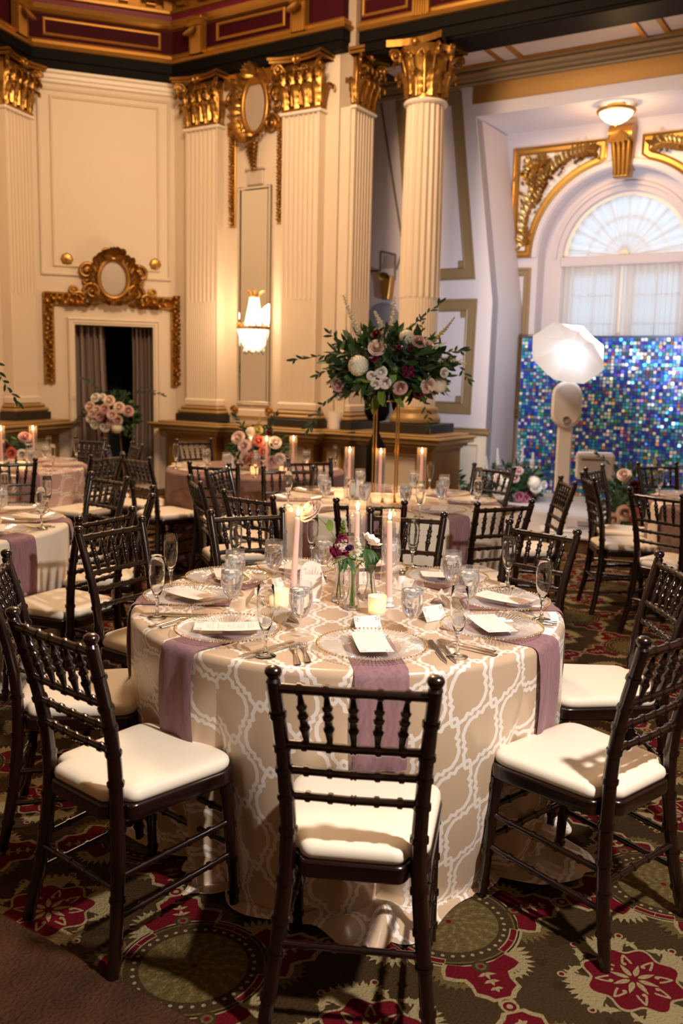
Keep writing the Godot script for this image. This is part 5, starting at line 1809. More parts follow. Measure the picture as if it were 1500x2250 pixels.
	# lamp on the soffit of the bay
	t = thing("ceiling_lamp", "frosted glass bowl ceiling lamp on the soffit before the window", "ceiling lamp")
	t.transform = FB * Transform3D(Basis(), Vector3(1.71, 4.68, -0.28))
	mb = MB.new()
	mb.lathe([Vector2(0, -0.05), Vector2(0.05, -0.05), Vector2(0.06, -0.02), Vector2(0.1, 0)], 24)
	mb.lathe([Vector2(0.19, -0.09), Vector2(0.215, -0.085), Vector2(0.22, -0.065), Vector2(0.2, -0.05), Vector2(0.17, -0.055)], 32)
	for k in 3: mb.tube([Vector3(0, -0.01, 0), Vector3(cos(k * 2.094) * 0.2, -0.07, sin(k * 2.094) * 0.2)], [0.006], 6)
	mb.lathe([Vector2(0, -0.235), Vector2(0.012, -0.225), Vector2(0.008, -0.21), Vector2(0.015, -0.2)], 10)
	part("brass_rim", mb.mesh(), M.gold_dark, t)
	mb = MB.new()
	mb.lathe([Vector2(0.0, -0.205), Vector2(0.07, -0.197), Vector2(0.13, -0.165), Vector2(0.175, -0.12), Vector2(0.195, -0.075)], 32)
	part("glass_bowl", mb.mesh(), glow(hexc("ffe6bd"), 2.2), t, "lit frosted bowl")
	omni(t, Vector3(0, -0.32, 0), Color(1.0, 0.78, 0.5), 0.5, 0.1)

# ---------------------------------------------------------------- furnishing
var T := {"A": Vector2(0.03, -3.205), "B": Vector2(0.28, -5.95), "C": Vector2(-0.74, -7.8), "D": Vector2(-2.93, -7.6), "E": Vector2(-2.22, -4.7), "F": Vector2(2.9, -6.2)}
var TN := {"A": "nearest table", "B": "tall flowers table", "C": "table before the mirror", "D": "far left table", "E": "white linen table at left", "F": "table by the stage"}
const TOP := 0.76

func table_cloth(k: String, m: Material, seed_: int, label: String, puddles: Array, called := "tablecloth") -> void:
	single(called, make_cloth(0.765, TOP, 11, seed_, 0.09 if k == "A" else 0.06, 0.70, puddles, 0.16), m, label, "tablecloth", Vector3(T[k].x, 0, T[k].y))

func out_of(a: float) -> Vector3:
	return Vector3(sin(deg_to_rad(a)), 0, cos(deg_to_rad(a)))

func spot_on(k: String, a: float, r: float, h := TOP, side := 0.0) -> Vector3:
	return Vector3(T[k].x, h, T[k].y) + out_of(a) * r + out_of(a + 90.0) * side

var protos := {}

func ware(key: String, make: Callable, label: String, at: Vector3, yaw: float, group: String) -> Node3D:
	if protos.has(key):
		var o := dup(protos[key], label, at, yaw)
		o.set_meta("group", group)
		return o
	var p: Node3D = make.call()
	p.position = at
	p.rotation.y = yaw
	p.set_meta("label", label)
	p.set_meta("group", group)
	protos[key] = p
	return p

func place_setting(k: String, a: float, word: String, what: String, cloth := "mauve") -> void:  # what: letters of the things that this place has
	var where := "at %s place of %s" % [word, TN[k]]
	var tn: String = TN[k]
	var yaw := deg_to_rad(a)
	if "c" in what:
		ware("charger", func():
			var t := thing("charger_plate", "", "plate")
			part("glass_plate", cached("charger", charger_mesh), M.charger, t, "clear ribbed glass")
			part("ribbed_rim", cached("ribs", ribs_mesh), M.rib_glass, t, "radial ridges of the rim")
			part("beaded_rim", cached("beads", beads_mesh), M.gold_bead, t, "gold beaded rim")
			return t, "clear charger with gold beaded rim " + where, spot_on(k, a, 0.57, TOP + 0.0045), yaw, "charger plates on the " + tn)
	if "m" in what:
		ware("menu", func():
			var mb := MB.new()
			var p := []
			for j in 9: p.append(Vector3(0, 0.0225 + 0.004 * pow((j - 4) / 4.0, 2), (j - 4) * 0.026))
			ribbon(mb, p, Vector3.RIGHT, 0.10, 0.0008)
			return single("menu_card", mb.mesh(), M.menu, "", "menu"), "printed cream menu on the charger " + where, spot_on(k, a, 0.57, TOP + 0.0045), yaw + (0.0 if absf(a) < 20 else -0.75 * signf(a)), "menu cards on the " + tn)
	if "n" in what:
		ware("napkin_" + cloth, func():
			var mb := MB.new()
			var p := []
			for j in 6: p.append(Vector3(0, 0.003, 0.42 + j * 0.064))
			for j in 5: p.append(Vector3(0, 0.003 - 0.03 + 0.03 * cos((j + 1) * 0.314), 0.742 + 0.03 * sin((j + 1) * 0.314)))
			for j in 8: p.append(Vector3(0, -0.03 - 0.032 * (j + 1), 0.776 + 0.006 * sin((j + 1) * 0.4)))
			ribbon(mb, p, Vector3.RIGHT, 0.155, 0.005, 0.004)
			return single("napkin", mb.mesh(), M[cloth], "", "napkin"), "%s napkin draped over the edge %s" % ["mauve" if cloth == "mauve" else "cream", where], Vector3(T[k].x, TOP, T[k].y), yaw, "napkins hanging from the " + tn)
	if "g" in what:
		ware("goblet", func():
			var t := thing("water_goblet", "", "glass")
			part("glass", cached("goblet", goblet_mesh), M.goblet, t)
			part("water", cached("water", water_mesh), M.water, t)
			part("ice", cached("ice", func(mb: MB):
				for q in [[0.0, 0.143, 0.014, 0.3], [0.017, 0.139, -0.01, 1.1], [-0.017, 0.141, -0.006, 0.7], [0.002, 0.128, -0.012, 0.2], [-0.008, 0.127, 0.013, 0.9]]:
					mb.xf = Transform3D(Basis(Vector3(0.3, 1, 0.2).normalized(), q[3]), Vector3(q[0], q[1], q[2])); mb.box(Vector3(0.019, 0.015, 0.019), Vector3.ZERO, 0.004)), M.ice, t)
			return t, "stemmed goblet of iced water " + where, spot_on(k, a + 21.0, 0.43, TOP + 0.001), 0.0, "water goblets on the " + tn)
	if "f" in what:
		ware("flute", func(): return single("champagne_flute", cached("flute", flute_mesh), M.glass, "", "glass"), "tall champagne flute " + where, spot_on(k, a + 21.0, 0.685, TOP + 0.001), 0.0, "champagne flutes on the " + tn)
	if "k" in what:
		for j in 2:
			ware("knife", func(): return single("table_knife", cached("knife", knife_mesh), M.silver, "", "knife"), "%s silver knife %s" % ["inner" if j == 0 else "outer", where], spot_on(k, a, 0.585, TOP + 0.001, 0.2 + 0.027 * j), yaw + PI, "knives on the " + tn)
			ware("fork", func(): return single("table_fork", cached("fork", fork_mesh), M.silver, "", "fork"), "%s silver fork %s" % ["inner" if j == 0 else "outer", where], spot_on(k, a, 0.585 + 0.02 * j, TOP + 0.001, -0.2 - 0.03 * j), yaw, "forks on the " + tn)
	if "p" in what:
		ware("place_card", func():
			var mb := MB.new()
			for s in [1.0, -1.0]:
				var o := mb.xf
				mb.xf = Transform3D(Basis(Vector3.RIGHT, -0.62 * s), Vector3(0, 0.045, 0))
				mb.xf = mb.xf * (Transform3D(Basis(Vector3.UP, 0.0 if s > 0 else PI), Vector3.ZERO))
				mb.flat([Vector3(-0.045, -0.055, 0.0005), Vector3(0.045, -0.055, 0.0005), Vector3(0.045, 0, 0.0005), Vector3(-0.045, 0, 0.0005)], [Vector2(0, 1), Vector2(1, 1), Vector2(1, 0), Vector2(0, 0)])
				mb.flat([Vector3(0.045, -0.055, -0.0005), Vector3(-0.045, -0.055, -0.0005), Vector3(-0.045, 0, -0.0005), Vector3(0.045, 0, -0.0005)], [Vector2(0, 1), Vector2(1, 1), Vector2(1, 0), Vector2(0, 0)])
				mb.xf = o
			return single("place_card", mb.mesh(), M.place_card, "", "place card"), "folded place card with sprigs " + where, spot_on(k, a + 3.0, 0.335, TOP + 0.001), yaw + 0.35 * sin(a), "place cards on the " + tn)

var chair0: Node3D

func chair(k: String, mid: Vector2, label: String, turn := 0.0) -> void:  # mid: where the top of the back stands
	var d: Vector2 = (mid - T[k]).normalized()
	mid = T[k] + d * maxf((mid - T[k]).length(), 1.207)
	var yaw := atan2(d.x, d.y) + deg_to_rad(turn)
	var o := Vector2(sin(yaw), cos(yaw))
	var p := mid - o * 0.27
	if chair0 == null:
		chair0 = make_chair()
		chair0.position = Vector3(p.x, 0, p.y)
		chair0.rotation.y = yaw
		chair0.set_meta("label", label)
	else:
		dup(chair0, label, Vector3(p.x, 0, p.y), yaw)

func table_number(at: Vector3, yaw: float, label: String, lettered: bool) -> void:
	var t := thing("table_number_card", label, "table sign", at, yaw)
	var mb := MB.new()
	var ar := PackedVector2Array([Vector2(-0.04, 0.01), Vector2(0.04, 0.01)])
	for k in 15: ar.append(Vector2(cos(PI * k / 14) * 0.04, 0.105 + sin(PI * k / 14) * 0.045))
	mb.extrude(ar, -0.0015, 0.0015)
	part("arched_card", mb.mesh(), M.paper, t)
	mb = MB.new()
	mb.box(Vector3(0.07, 0.012, 0.03), Vector3(0, 0.006, 0), 0.003)
	part("stand", mb.mesh(), M.ice, t)
	if lettered:
		mb = MB.new()
		for s in [[[-24, 14], [-20, 8], [-19, -8], [-16, -11], [-12, -6]], [[-28, 6], [-12, 9]], [[-4, 2], [-9, 3], [-11, -5], [-8, -11], [-4, -6], [-3, 2], [-3, -8], [0, -11], [3, -6], [6, 14], [4, -10], [8, -4], [11, -6], [9, -11], [5, -10]], [[12, -7], [17, 8], [16, 15], [14, 6], [15, -9], [18, -11], [21, -7], [25, -3], [24, 1], [21, -2], [22, -9], [26, -11], [31, -6]]]:
			var pts := []
			for q in s: pts.append(Vector3(q[0] * 0.00105, 0.112 + q[1] * 0.00105, 0.0019))
			mb.tube(curve_pts(pts, 4), [0.00045], 5)
		part("lettering", mb.mesh(), M.ink, t, "the word table in rose script")

func bud_vase(at: Vector3, label: String) -> void:
	var t := thing("bud_vase", label, "vase", at, 0.0, "glass bud vases on the nearest table")
	part("ribbed_glass", cached("budvase", func(mb: MB):
		mb.lathe([Vector2(0, 0.0), Vector2(0.024, 0.0), Vector2(0.0275, 0.006), Vector2(0.026, 0.02), Vector2(0.017, 0.05), Vector2(0.0125, 0.085), Vector2(0.0135, 0.12), Vector2(0.0165, 0.135), Vector2(0.0155, 0.1352), Vector2(0.0118, 0.118), Vector2(0.0108, 0.085), Vector2(0.015, 0.05), Vector2(0.0235, 0.02), Vector2(0.022, 0.008), Vector2(0, 0.007)], 48, 0.035, 12)), M.glass, t)
	part("rim", cached("budrim", func(mb: MB): mb.lathe([Vector2(0.0158, 0.134), Vector2(0.0168, 0.1345), Vector2(0.0168, 0.136), Vector2(0.0158, 0.1365)], 24)), M.pane, t)

func build_table_a() -> void:
	table_cloth("A", M.satin, 3, "champagne satin tablecloth with pale lattice pattern on the nearest round table", [[0.14, 0.22, 0.22], [1.1, 0.30, 0.20], [-0.5, 0.25, 0.07], [-1.25, 0.2, 0.08]], "lattice_tablecloth")
	chair("A", T.A + Vector2(0.005, 1.28), "dark chair nearest the camera with its back turned, centre foreground", -7.0)
	chair("A", T.A + Vector2(0.885, 0.84), "dark chair at the right front of the nearest table with shadow on its seat", -6.0)
	chair("A", T.A + Vector2(1.18, -0.06), "reddish dark chair at the right edge behind the right front chair")
	chair("A", T.A + Vector2(0.87, -0.83), "dark chair at the far right of the nearest table behind a flute")
	chair("A", T.A + Vector2(0.28, -1.14), "dark chair facing us across the nearest table right of the tapers")
	chair("A", T.A + Vector2(-0.46, -1.06), "dark chair facing us across the nearest table left of the tapers")
	chair("A", T.A + Vector2(-0.97, -0.62), "dark chair at the far left of the nearest table behind two flutes")
	chair("A", T.A + Vector2(-1.18, 0.20), "dark chair cut by the left edge behind the left front chair")
	chair("A", T.A + Vector2(-0.776, 0.925), "dark chair at the left front of the nearest table with bare ivory seat")
	var words := ["front", "front right", "right", "back right", "back centre", "back left", "far left", "left", "front left"]
	var ang := [7.0, 55.0, 93.0, 135.0, 172.0, 201.7, 236.1, 270.4, 318.2]
	for j in 9: place_setting("A", ang[j], words[j], "cmngfkp")
	var c := Vector3(T.A.x, TOP, T.A.y)
	candle_set(c + Vector3(-0.2, 0, -0.005), "pink lit taper left of the bud vases on the nearest table", "on the nearest table", 0.31, -0.045)
	candle_set(c + Vector3(0.03, 0, -0.17), "pink lit taper behind the bud vases on the nearest table", "on the nearest table", 0.31)
	candle_set(c + Vector3(0.147, 0, 0.03), "pink lit taper right of the bud vases on the nearest table", "on the nearest table", 0.31, 0.02)
	votive(c + Vector3(-0.238, 0, 0.085), "lit votive in frosted glass beside the table card on the nearest table", "on the nearest table")
	votive(c + Vector3(0.1, 0, 0.15), "lit votive in frosted glass in front of the right taper on the nearest table", "on the nearest table")
	table_number(c + Vector3(-0.135, 0.001, -0.02), 0.05, "cream arched card reading table behind a goblet on the nearest table", true)
	bud_vase(c + Vector3(-0.035, 0.001, -0.045), "ribbed glass bud vase holding the pale rose and snapdragon")
	bud_vase(c + Vector3(0.014, 0.001, 0.075), "ribbed glass bud vase with thick green stems in front")
	bud_vase(c + Vector3(0.083, 0.001, -0.055), "ribbed glass bud vase at right with a large leaf")
	# flowers in the vases
	var t := thing("rose_stem", "single pale blush rose leaning left from a bud vase", "flower", c + Vector3(-0.035, 0.012, -0.045))
	var mb := MB.new()
	mb.tube(curve_pts([Vector3(0.008, 0, 0), Vector3(0, 0.12, 0), Vector3(-0.012, 0.21, 0.0), Vector3(-0.055, 0.275, 0.0), Vector3(-0.085, 0.30, 0.0)], 5), [0.0028, 0.0028, 0.0022], 8)
	part("stem", mb.mesh(), M.stem, t)
	mb = MB.new()
	mb.leaf(Vector3(-0.03, 0.245, 0), Vector3(-0.4, 0.9, 0.2), Vector3(0.5, 0, 0.8), 0.055, 0.032, 0.3)
	for k in 5: mb.leaf(Vector3(-0.08, 0.297, 0), Vector3(-0.5, 0.3, 0) + Vector3(0, cos(k * 1.257), sin(k * 1.257)) * 0.6, Vector3(0, 1, 0.5), 0.03, 0.012, 0.6, 0, 0.3, 2, 4)
	part("leaf", mb.mesh(), M.leaf_light, t)
	bloom(t, "pale", Vector3(-0.098, 0.312, 0.005), Vector3(-0.55, 0.6, 0.35), 0.045)
	t = thing("snapdragon_stem", "burgundy and white snapdragon with green tip in a bud vase", "flower", c + Vector3(-0.035, 0.012, -0.042))
	mb = MB.new()
	mb.tube(curve_pts([Vector3(-0.006, 0, 0), Vector3(0.004, 0.12, 0.0), Vector3(0.012, 0.27, 0.0)], 5), [0.003, 0.002], 8)
	part("stem", mb.mesh(), M.stem, t)
	mb = MB.new()
	spike_mesh(mb, [Vector3(-0.005, 0.14, 0.0), Vector3(0.006, 0.19, 0.0), Vector3(0.012, 0.235, 0)], 0.048, 40, 5)
	part("petals", mb.mesh(), M.berry, t, "burgundy petals")
	mb = MB.new()
	spike_mesh(mb, [Vector3(0.0, 0.17, 0.012), Vector3(0.016, 0.215, 0.014)], 0.036, 16, 6)
	part("petals", mb.mesh(), M.rose_white, t, "white petal edges")
	mb = MB.new()
	spike_mesh(mb, [Vector3(0.010, 0.225, 0.0), Vector3(0.013, 0.285, 0)], 0.02, 20, 7)
	part("bud_tip", mb.mesh(), M.leaf_light, t, "green budded tip")
	t = thing("purple_anemone_stem", "closed purple anemone with ferny collar in the front bud vase", "flower", c + Vector3(0.014, 0.012, 0.075))
	mb = MB.new()
	mb.tube(curve_pts([Vector3(0.006, 0, 0.004), Vector3(0.0, 0.12, 0.004), Vector3(-0.012, 0.19, 0.012)], 5), [0.0065, 0.0045], 8)
	mb.tube(curve_pts([Vector3(-0.006, 0, 0.0), Vector3(0.004, 0.12, 0.002), Vector3(-0.004, 0.17, 0.0)], 5), [0.006, 0.004], 8)
	part("stem", mb.mesh(), M.stem, t)
	bloom(t, "purple", Vector3(-0.013, 0.205, 0.016), Vector3(-0.1, 0.9, 0.4), 0.021)
	mb = MB.new()
	for k in 16: mb.leaf(Vector3(-0.018, 0.175, 0.01), Vector3(cos(k * 2.4), -0.25 + 0.35 * sin(k * 1.7), sin(k * 2.4)), Vector3(0, 1, 0.2), 0.065, 0.02, -0.3, 3, 0.3, 3, 6)
	part("ferny_leaf", mb.mesh(), M.leaf_mid, t)
	t = thing("white_anemone_stem", "white anemone with dark purple centre at the right of the bud vases", "flower", c + Vector3(0.014, 0.012, 0.072))
	mb = MB.new()
	mb.tube(curve_pts([Vector3(-0.004, 0, -0.004), Vector3(0.006, 0.11, 0), Vector3(0.035, 0.18, 0.0), Vector3(0.05, 0.215, 0.0)], 5), [0.0065, 0.0055, 0.004], 8)
	part("stem", mb.mesh(), M.stem, t)
	var an := part("petals", cached("anemone", anemone_mesh), M.rose_white, t, "white petals")
	an.transform = Transform3D(Basis(Vector3(0.2, 0, -1).normalized(), 0.55).scaled(Vector3.ONE * 0.05), Vector3(0.054, 0.222, 0))
	an = part("centre", cached("button_flower", mum_mesh), M.purple, t, "purple centre")
	an.transform = Transform3D(Basis(Vector3(0.2, 0, -1).normalized(), 0.55).scaled(Vector3.ONE * 0.017), Vector3(0.048, 0.232, 0.008))
	mb = MB.new()
	for k in 14: mb.leaf(Vector3(0.05, 0.21, 0), Vector3(cos(k * 2.4), -0.6, sin(k * 2.4)), Vector3(0, 1, 0.2), 0.062, 0.018, -0.3, 3, 0.3, 3, 6)
	part("ferny_leaf", mb.mesh(), M.leaf_mid, t)
	mb = MB.new()
	spike_mesh(mb, [Vector3(0.012, 0.15, 0.01), Vector3(0.02, 0.2, 0.0), Vector3(0.012, 0.24, -0.01)], 0.03, 30, 11)
	part("filler_floret", mb.mesh(), M.hydrangea, t, "cream filler florets")
	t = thing("leafy_stem", "stem with broad green leaves in the right bud vase", "flower", c + Vector3(0.083, 0.012, -0.055))
	mb = MB.new()
	mb.tube(curve_pts([Vector3(0.008, 0, 0), Vector3(0.0, 0.08, 0), Vector3(0.002, 0.17, 0)], 5), [0.003], 8)
	part("stem", mb.mesh(), M.stem, t)
	mb = MB.new()
	mb.leaf(Vector3(0, 0.09, 0), Vector3(-0.1, 1, 0.1), Vector3(0, 0, 1), 0.075, 0.042, 0.1)
	mb.leaf(Vector3(0.002, 0.12, 0), Vector3(0.5, 0.9, 0), Vector3(-0.3, 0, 1), 0.06, 0.03, 0.2)
	part("leaf", mb.mesh(), M.leaf_mid, t)
	for q in [[0.21, -0.26, "right of the back taper"], [-0.17, -0.20, "behind the table card"]]:
		t = thing("salt_shaker", "small glass salt shaker with metal cap " + q[2], "salt shaker", c + Vector3(q[0], 0.001, q[1]))
		part("glass_body", cached("shaker", func(m2: MB): m2.lathe([Vector2(0, 0), Vector2(0.018, 0), Vector2(0.019, 0.003), Vector2(0.0155, 0.05), Vector2(0.014, 0.054), Vector2(0, 0.054)], 8)), M.ice, t)
		part("cap", cached("shakercap", func(m2: MB): m2.lathe([Vector2(0.0145, 0.052), Vector2(0.015, 0.062), Vector2(0.010, 0.072), Vector2(0, 0.074)], 16)), M.silver, t)

func build_other_tables() -> void:
	table_cloth("B", M.linen, 12, "plain cream tablecloth on the round table under the tall flowers", [[0.3, 2.0, 0.05]])
	chair("B", Vector2(0.15, -4.74), "dark chair seen from behind between the two tapers, middle distance")
	chair("B", Vector2(0.87, -4.81), "dark chair seen from behind right of the hanging mauve napkin")
	chair("B", Vector2(1.43, -5.97), "dark chair turned sideways in front of the white photo booth pillar")
	chair("B", Vector2(1.08, -6.75), "dark chair at the far right of the table under the tall flowers")
	chair("B", Vector2(-0.51, -4.90), "dark chair seen from behind left of the left taper, middle distance")
	chair("B", Vector2(-0.90, -5.52), "dark chair edge-on at left of the table under the tall flowers")
	chair("B", Vector2(-0.86, -6.32), "dark chair with small angled back left of the tall flowers table")
	chair("B", Vector2(-0.25, -7.02), "dark chair facing us behind the tall flowers table, left of tapers")
	chair("C", Vector2(-0.38, -6.40), "dark chair between the mirror table and the tall flowers table")
	chair("C", Vector2(-0.93, -6.54), "dark chair seen from behind in front of the mauve cloth")
	chair("C", Vector2(-1.44, -8.80), "dark chair back showing beyond the left of the mirror table")
	chair("C", Vector2(-1.56, -6.95), "dark chair turned sideways left of the mirror table with ivory seat")
	chair("C", Vector2(-1.97, -7.58), "dark chair just behind the sideways chair left of the mirror table")
	chair("D", Vector2(-2.38, -6.47), "dark chair seen from behind at the far left table")
	chair("D", Vector2(-2.42, -8.70), "dark chair facing us beyond the far left table by the doorway")
	chair("D", Vector2(-1.84, -8.13), "dark chair half hidden beside the doorway flowers stand")
	chair("D", Vector2(-1.83, -7.05), "dark chair turned sideways at right of the far left table")
	chair("E", Vector2(-1.48, -5.60), "dark chair at the far right of the white linen table")
	chair("E", Vector2(-1.08, -4.13), "dark chair with ivory seat at right of the white linen table")
	chair("E", Vector2(-1.08, -4.93), "dark chair edge-on behind the chair beside the white linen table")
	chair("F", Vector2(1.77, -6.24), "dark chair edge-on at left of the right hand table")
	chair("F", Vector2(1.92, -6.89), "dark chair just behind the edge-on chair at the right hand table")
	chair("F", Vector2(1.88, -5.42), "dark chair seen from behind at the near left of right hand table")
	chair("F", Vector2(2.55, -7.36), "dark chair facing us beyond the right hand table before the shimmer wall")
	var words := ["near", "near right", "right", "far right", "far centre", "far left", "left", "near left"]
	var ang := [-6.0, 33.0, 88.0, 128.0, 180.0, 232.0, 275.0, 320.0]
	for j in 8: place_setting("B", ang[j], words[j], "cmngf" if j in [0, 1, 7] else "cngf")
	table_cloth("C", M.mauve_cloth, 14, "dusky mauve tablecloth on the far table before the mirror", [])
	for j in [0, 2, 4, 6, 7]: place_setting("C", ang[j] - 10, words[j], "cgf" if j != 6 else "cngf", "linen")
	table_cloth("D", M.satin_pink, 15, "pink lattice tablecloth on the far left table near the doorway", [])
	for j in [0, 1, 2, 3]: place_setting("D", ang[j] + 8, words[j], "cngf")
	table_cloth("E", M.linen, 16, "white linen tablecloth on the near left table cut by the frame", [])
	for q in [[62.0, "right"], [105.0, "far right"], [140.0, "far"], [22.0, "near right"]]: place_setting("E", q[0], q[1], "cmngfk")
	table_cloth("F", M.mauve_cloth, 17, "dusky mauve tablecloth on the right hand table by the stage", [])
	for j in [5, 6, 7]: place_setting("F", ang[j], words[j], "cngf", "linen")
	# under the tall flowers
	var c := Vector3(T.B.x, TOP, T.B.y)
	for q in [[-0.235, -0.12, "left of the gold stand"], [-0.03, -0.05, "among the rods of the gold stand"], [0.255, -0.2, "right of the gold stand"]]:
		candle_set(c + Vector3(q[0], 0, q[1]), "pink lit taper %s" % q[2], "under the tall flowers", 0.30)
	for q in [[-0.30, 0.0, "by the round table card"], [-0.06, 0.15, "left in the row before the gold stand"], [0.02, 0.16, "middle in the row before the gold stand"], [0.10, 0.14, "right in the row before the gold stand"], [0.23, 0.1, "apart at right of the gold stand"]]:
		votive(c + Vector3(q[0], 0, q[1]), "lit votive candle " + q[2], "under the tall flowers")
	table_number(c + Vector3(-0.19, 0.001, 0.12), 0.0, "cream arched table card under the tall flowers", false)
	var t := thing("flower_stand", "slim gold four-rod stand holding up the tall flowers", "flower stand", c + Vector3(0, 0.001, 0))
	for q in [[-0.085, 0.07], [-0.062, -0.07], [0.062, 0.07], [0.085, -0.07]]:
		var mb := MB.new()
		mb.tube([Vector3(q[0], 0, q[1]), Vector3(q[0], 0.66, q[1])], [0.0055], 8)
		part("rod", mb.mesh(), M.gold, t)
	for y in [0.005, 0.655]:
		var mb := MB.new()
		mb.xf = Transform3D(Basis(Vector3.RIGHT, -PI / 2), Vector3(0, y, 0))
		mb.frame(rect(-0.092, -0.078, 0.092, 0.078), [Vector2(0, -0.004), Vector2(0, 0.004), Vector2(0.010, 0.004), Vector2(0.010, -0.004)])
		part("square_frame" if y < 0.1 else "top_frame", mb.mesh(), M.gold, t)
	arrangement("tall_flower_arrangement", "large rose hydrangea and greenery arrangement on the gold stand", Vector3(0.28, 1.635, -5.95), Vector3(0.385, 0.225, 0.30),
		[["blush", -0.083, 0.107, 0.052], ["hydrangea", -0.196, 0.0, 0.068], ["white", -0.057, -0.036, 0.036], ["white", -0.086, -0.11, 0.03], ["white", -0.03, -0.10, 0.036], ["white", -0.115, -0.06, 0.028], ["mauve", 0.065, -0.128, 0.043], ["blush", 0.238, -0.11, 0.048], ["mauve", 0.173, 0.150, 0.044], ["blush", 0.235, 0.135, 0.034], ["hydrangea", 0.10, 0.18, 0.052], ["berry", 0.05, 0.116, 0.022], ["berry", 0.119, 0.107, 0.024], ["berry", -0.10, 0.045, 0.034], ["berry", 0.086, -0.012, 0.022], ["berry", 0.128, -0.015, 0.022], ["berry", 0.095, -0.048, 0.022], ["berry", 0.131, -0.05, 0.022], ["mauve", -0.32, -0.12, 0.044], ["white", -0.31, -0.19, 0.036], ["burgundy", 0.19, -0.155, 0.036], ["burgundy", -0.086, 0.19, 0.034], ["white", 0.34, -0.03, 0.03], ["hydrangea", 0.32, -0.11, 0.05]],
		[[[Vector3(-0.2, 0.1, 0.1), Vector3(-0.42, 0.06, 0.1), Vector3(-0.60, 0.03, 0.05)], 18, 0.06], [[Vector3(-0.2, 0.0, 0.1), Vector3(-0.35, -0.02, 0.15), Vector3(-0.45, -0.06, 0.15)], 12, 0.055], [[Vector3(-0.2, 0.12, 0.0), Vector3(-0.3, 0.14, 0.05), Vector3(-0.38, 0.2, 0.0)], 10, 0.06], [[Vector3(0.05, 0.15, 0.0), Vector3(0.18, 0.29, 0.0), Vector3(0.32, 0.41, 0.0)], 18, 0.05], [[Vector3(0.2, 0.1, 0.1), Vector3(0.36, 0.10, 0.1), Vector3(0.47, 0.11, 0.05)], 12, 0.06], [[Vector3(0.25, 0.05, 0.1), Vector3(0.42, 0.03, 0.1), Vector3(0.51, -0.07, 0.05)], 12, 0.055], [[Vector3(-0.28, -0.15, 0.1), Vector3(-0.42, -0.25, 0.12), Vector3(-0.50, -0.40, 0.1)], 14, 0.06], [[Vector3(0.2, -0.17, 0.1), Vector3(0.25, -0.28, 0.12), Vector3(0.27, -0.38, 0.1)], 10, 0.05], [[Vector3(0.12, 0.15, 0.1), Vector3(0.20, 0.22, 0.12), Vector3(0.19, 0.30, 0.1)], 10, 0.035]],
		[[[Vector3(-0.16, 0.15, 0.05), Vector3(-0.24, 0.30, 0.05), Vector3(-0.30, 0.44, 0.05)], 0.035, 44, "hydrangea"], [[Vector3(-0.03, 0.16, 0.1), Vector3(-0.06, 0.26, 0.1), Vector3(-0.10, 0.34, 0.1)], 0.038, 34, "hydrangea"], [[Vector3(0.0, 0.2, 0.0), Vector3(0.02, 0.33, 0.0), Vector3(0.03, 0.44, 0.0)], 0.03, 34, "hydrangea"], [[Vector3(0.26, 0.15, 0.05), Vector3(0.35, 0.24, 0.05), Vector3(0.41, 0.32, 0.05)], 0.026, 36, "yellow"], [[Vector3(0.3, 0.05, 0.1), Vector3(0.40, 0.05, 0.1), Vector3(0.49, 0.03, 0.1)], 0.028, 30, "hydrangea"]], 2, 0.10, 460)
	# far table before the mirror
	c = Vector3(T.C.x, TOP, T.C.y)
	arrangement("low_flower_arrangement", "low coral and cream centrepiece on the far table before the mirror", c + Vector3(0.03, 0.2, 0.15), Vector3(0.26, 0.17, 0.2),
		[["blush", -0.15, 0.08, 0.055], ["blush", -0.10, 0.02, 0.05], ["coral", 0.02, 0.06, 0.045], ["coral", -0.02, -0.07, 0.05], ["blush", -0.08, -0.08, 0.055], ["coral", 0.06, -0.02, 0.04], ["white", 0.15, 0.05, 0.05], ["white", 0.18, -0.08, 0.05], ["mauve", 0.12, -0.1, 0.05], ["yellow", 0.0, 0.14, 0.045], ["hydrangea", -0.05, 0.13, 0.05], ["burgundy", 0.1, 0.13, 0.03]],
		[[[Vector3(0.05, 0.1, 0), Vector3(0.1, 0.2, 0), Vector3(0.14, 0.27, 0)], 10, 0.05], [[Vector3(-0.1, 0.1, 0), Vector3(-0.15, 0.2, 0), Vector3(-0.2, 0.25, 0)], 10, 0.05]], [[[Vector3(-0.02, 0.1, 0), Vector3(0.0, 0.2, 0), Vector3(0.02, 0.28, 0)], 0.03, 24, "yellow"]], 5, 0.07, 140)
	for q in [[0.12, 0.42, "right"], [-0.02, 0.30, "middle"], [0.33, 0.3, "far right"]]: candle_set(c + Vector3(q[0], 0, q[1]), "pink lit taper by the low centrepiece, %s one" % q[2], "on the table before the mirror", 0.27)
	for q in [[0.03, 0.5, "left"], [0.26, 0.46, "right"]]: votive(c + Vector3(q[0], 0, q[1]), "lit votive before the low centrepiece, %s one" % q[2], "on the table before the mirror")
	table_number(c + Vector3(-0.2, 0.001, 0.3), 0.0, "cream arched table card left of the low centrepiece", false)
	# far left table
	c = Vector3(T.D.x, TOP, T.D.y)
	for q in [[0.36, 0.05, "right"], [0.13, 0.15, "left"]]: candle_set(c + Vector3(q[0], 0, q[1]), "pink lit taper on the far left table, %s one" % q[2], "on the far left table", 0.30)
	for q in [[0.35, 0.32, "near the right taper"], [0.2, 0.4, "nearer the edge"]]: votive(c + Vector3(q[0], 0, q[1]), "lit votive on the far left table " + q[2], "on the far left table")
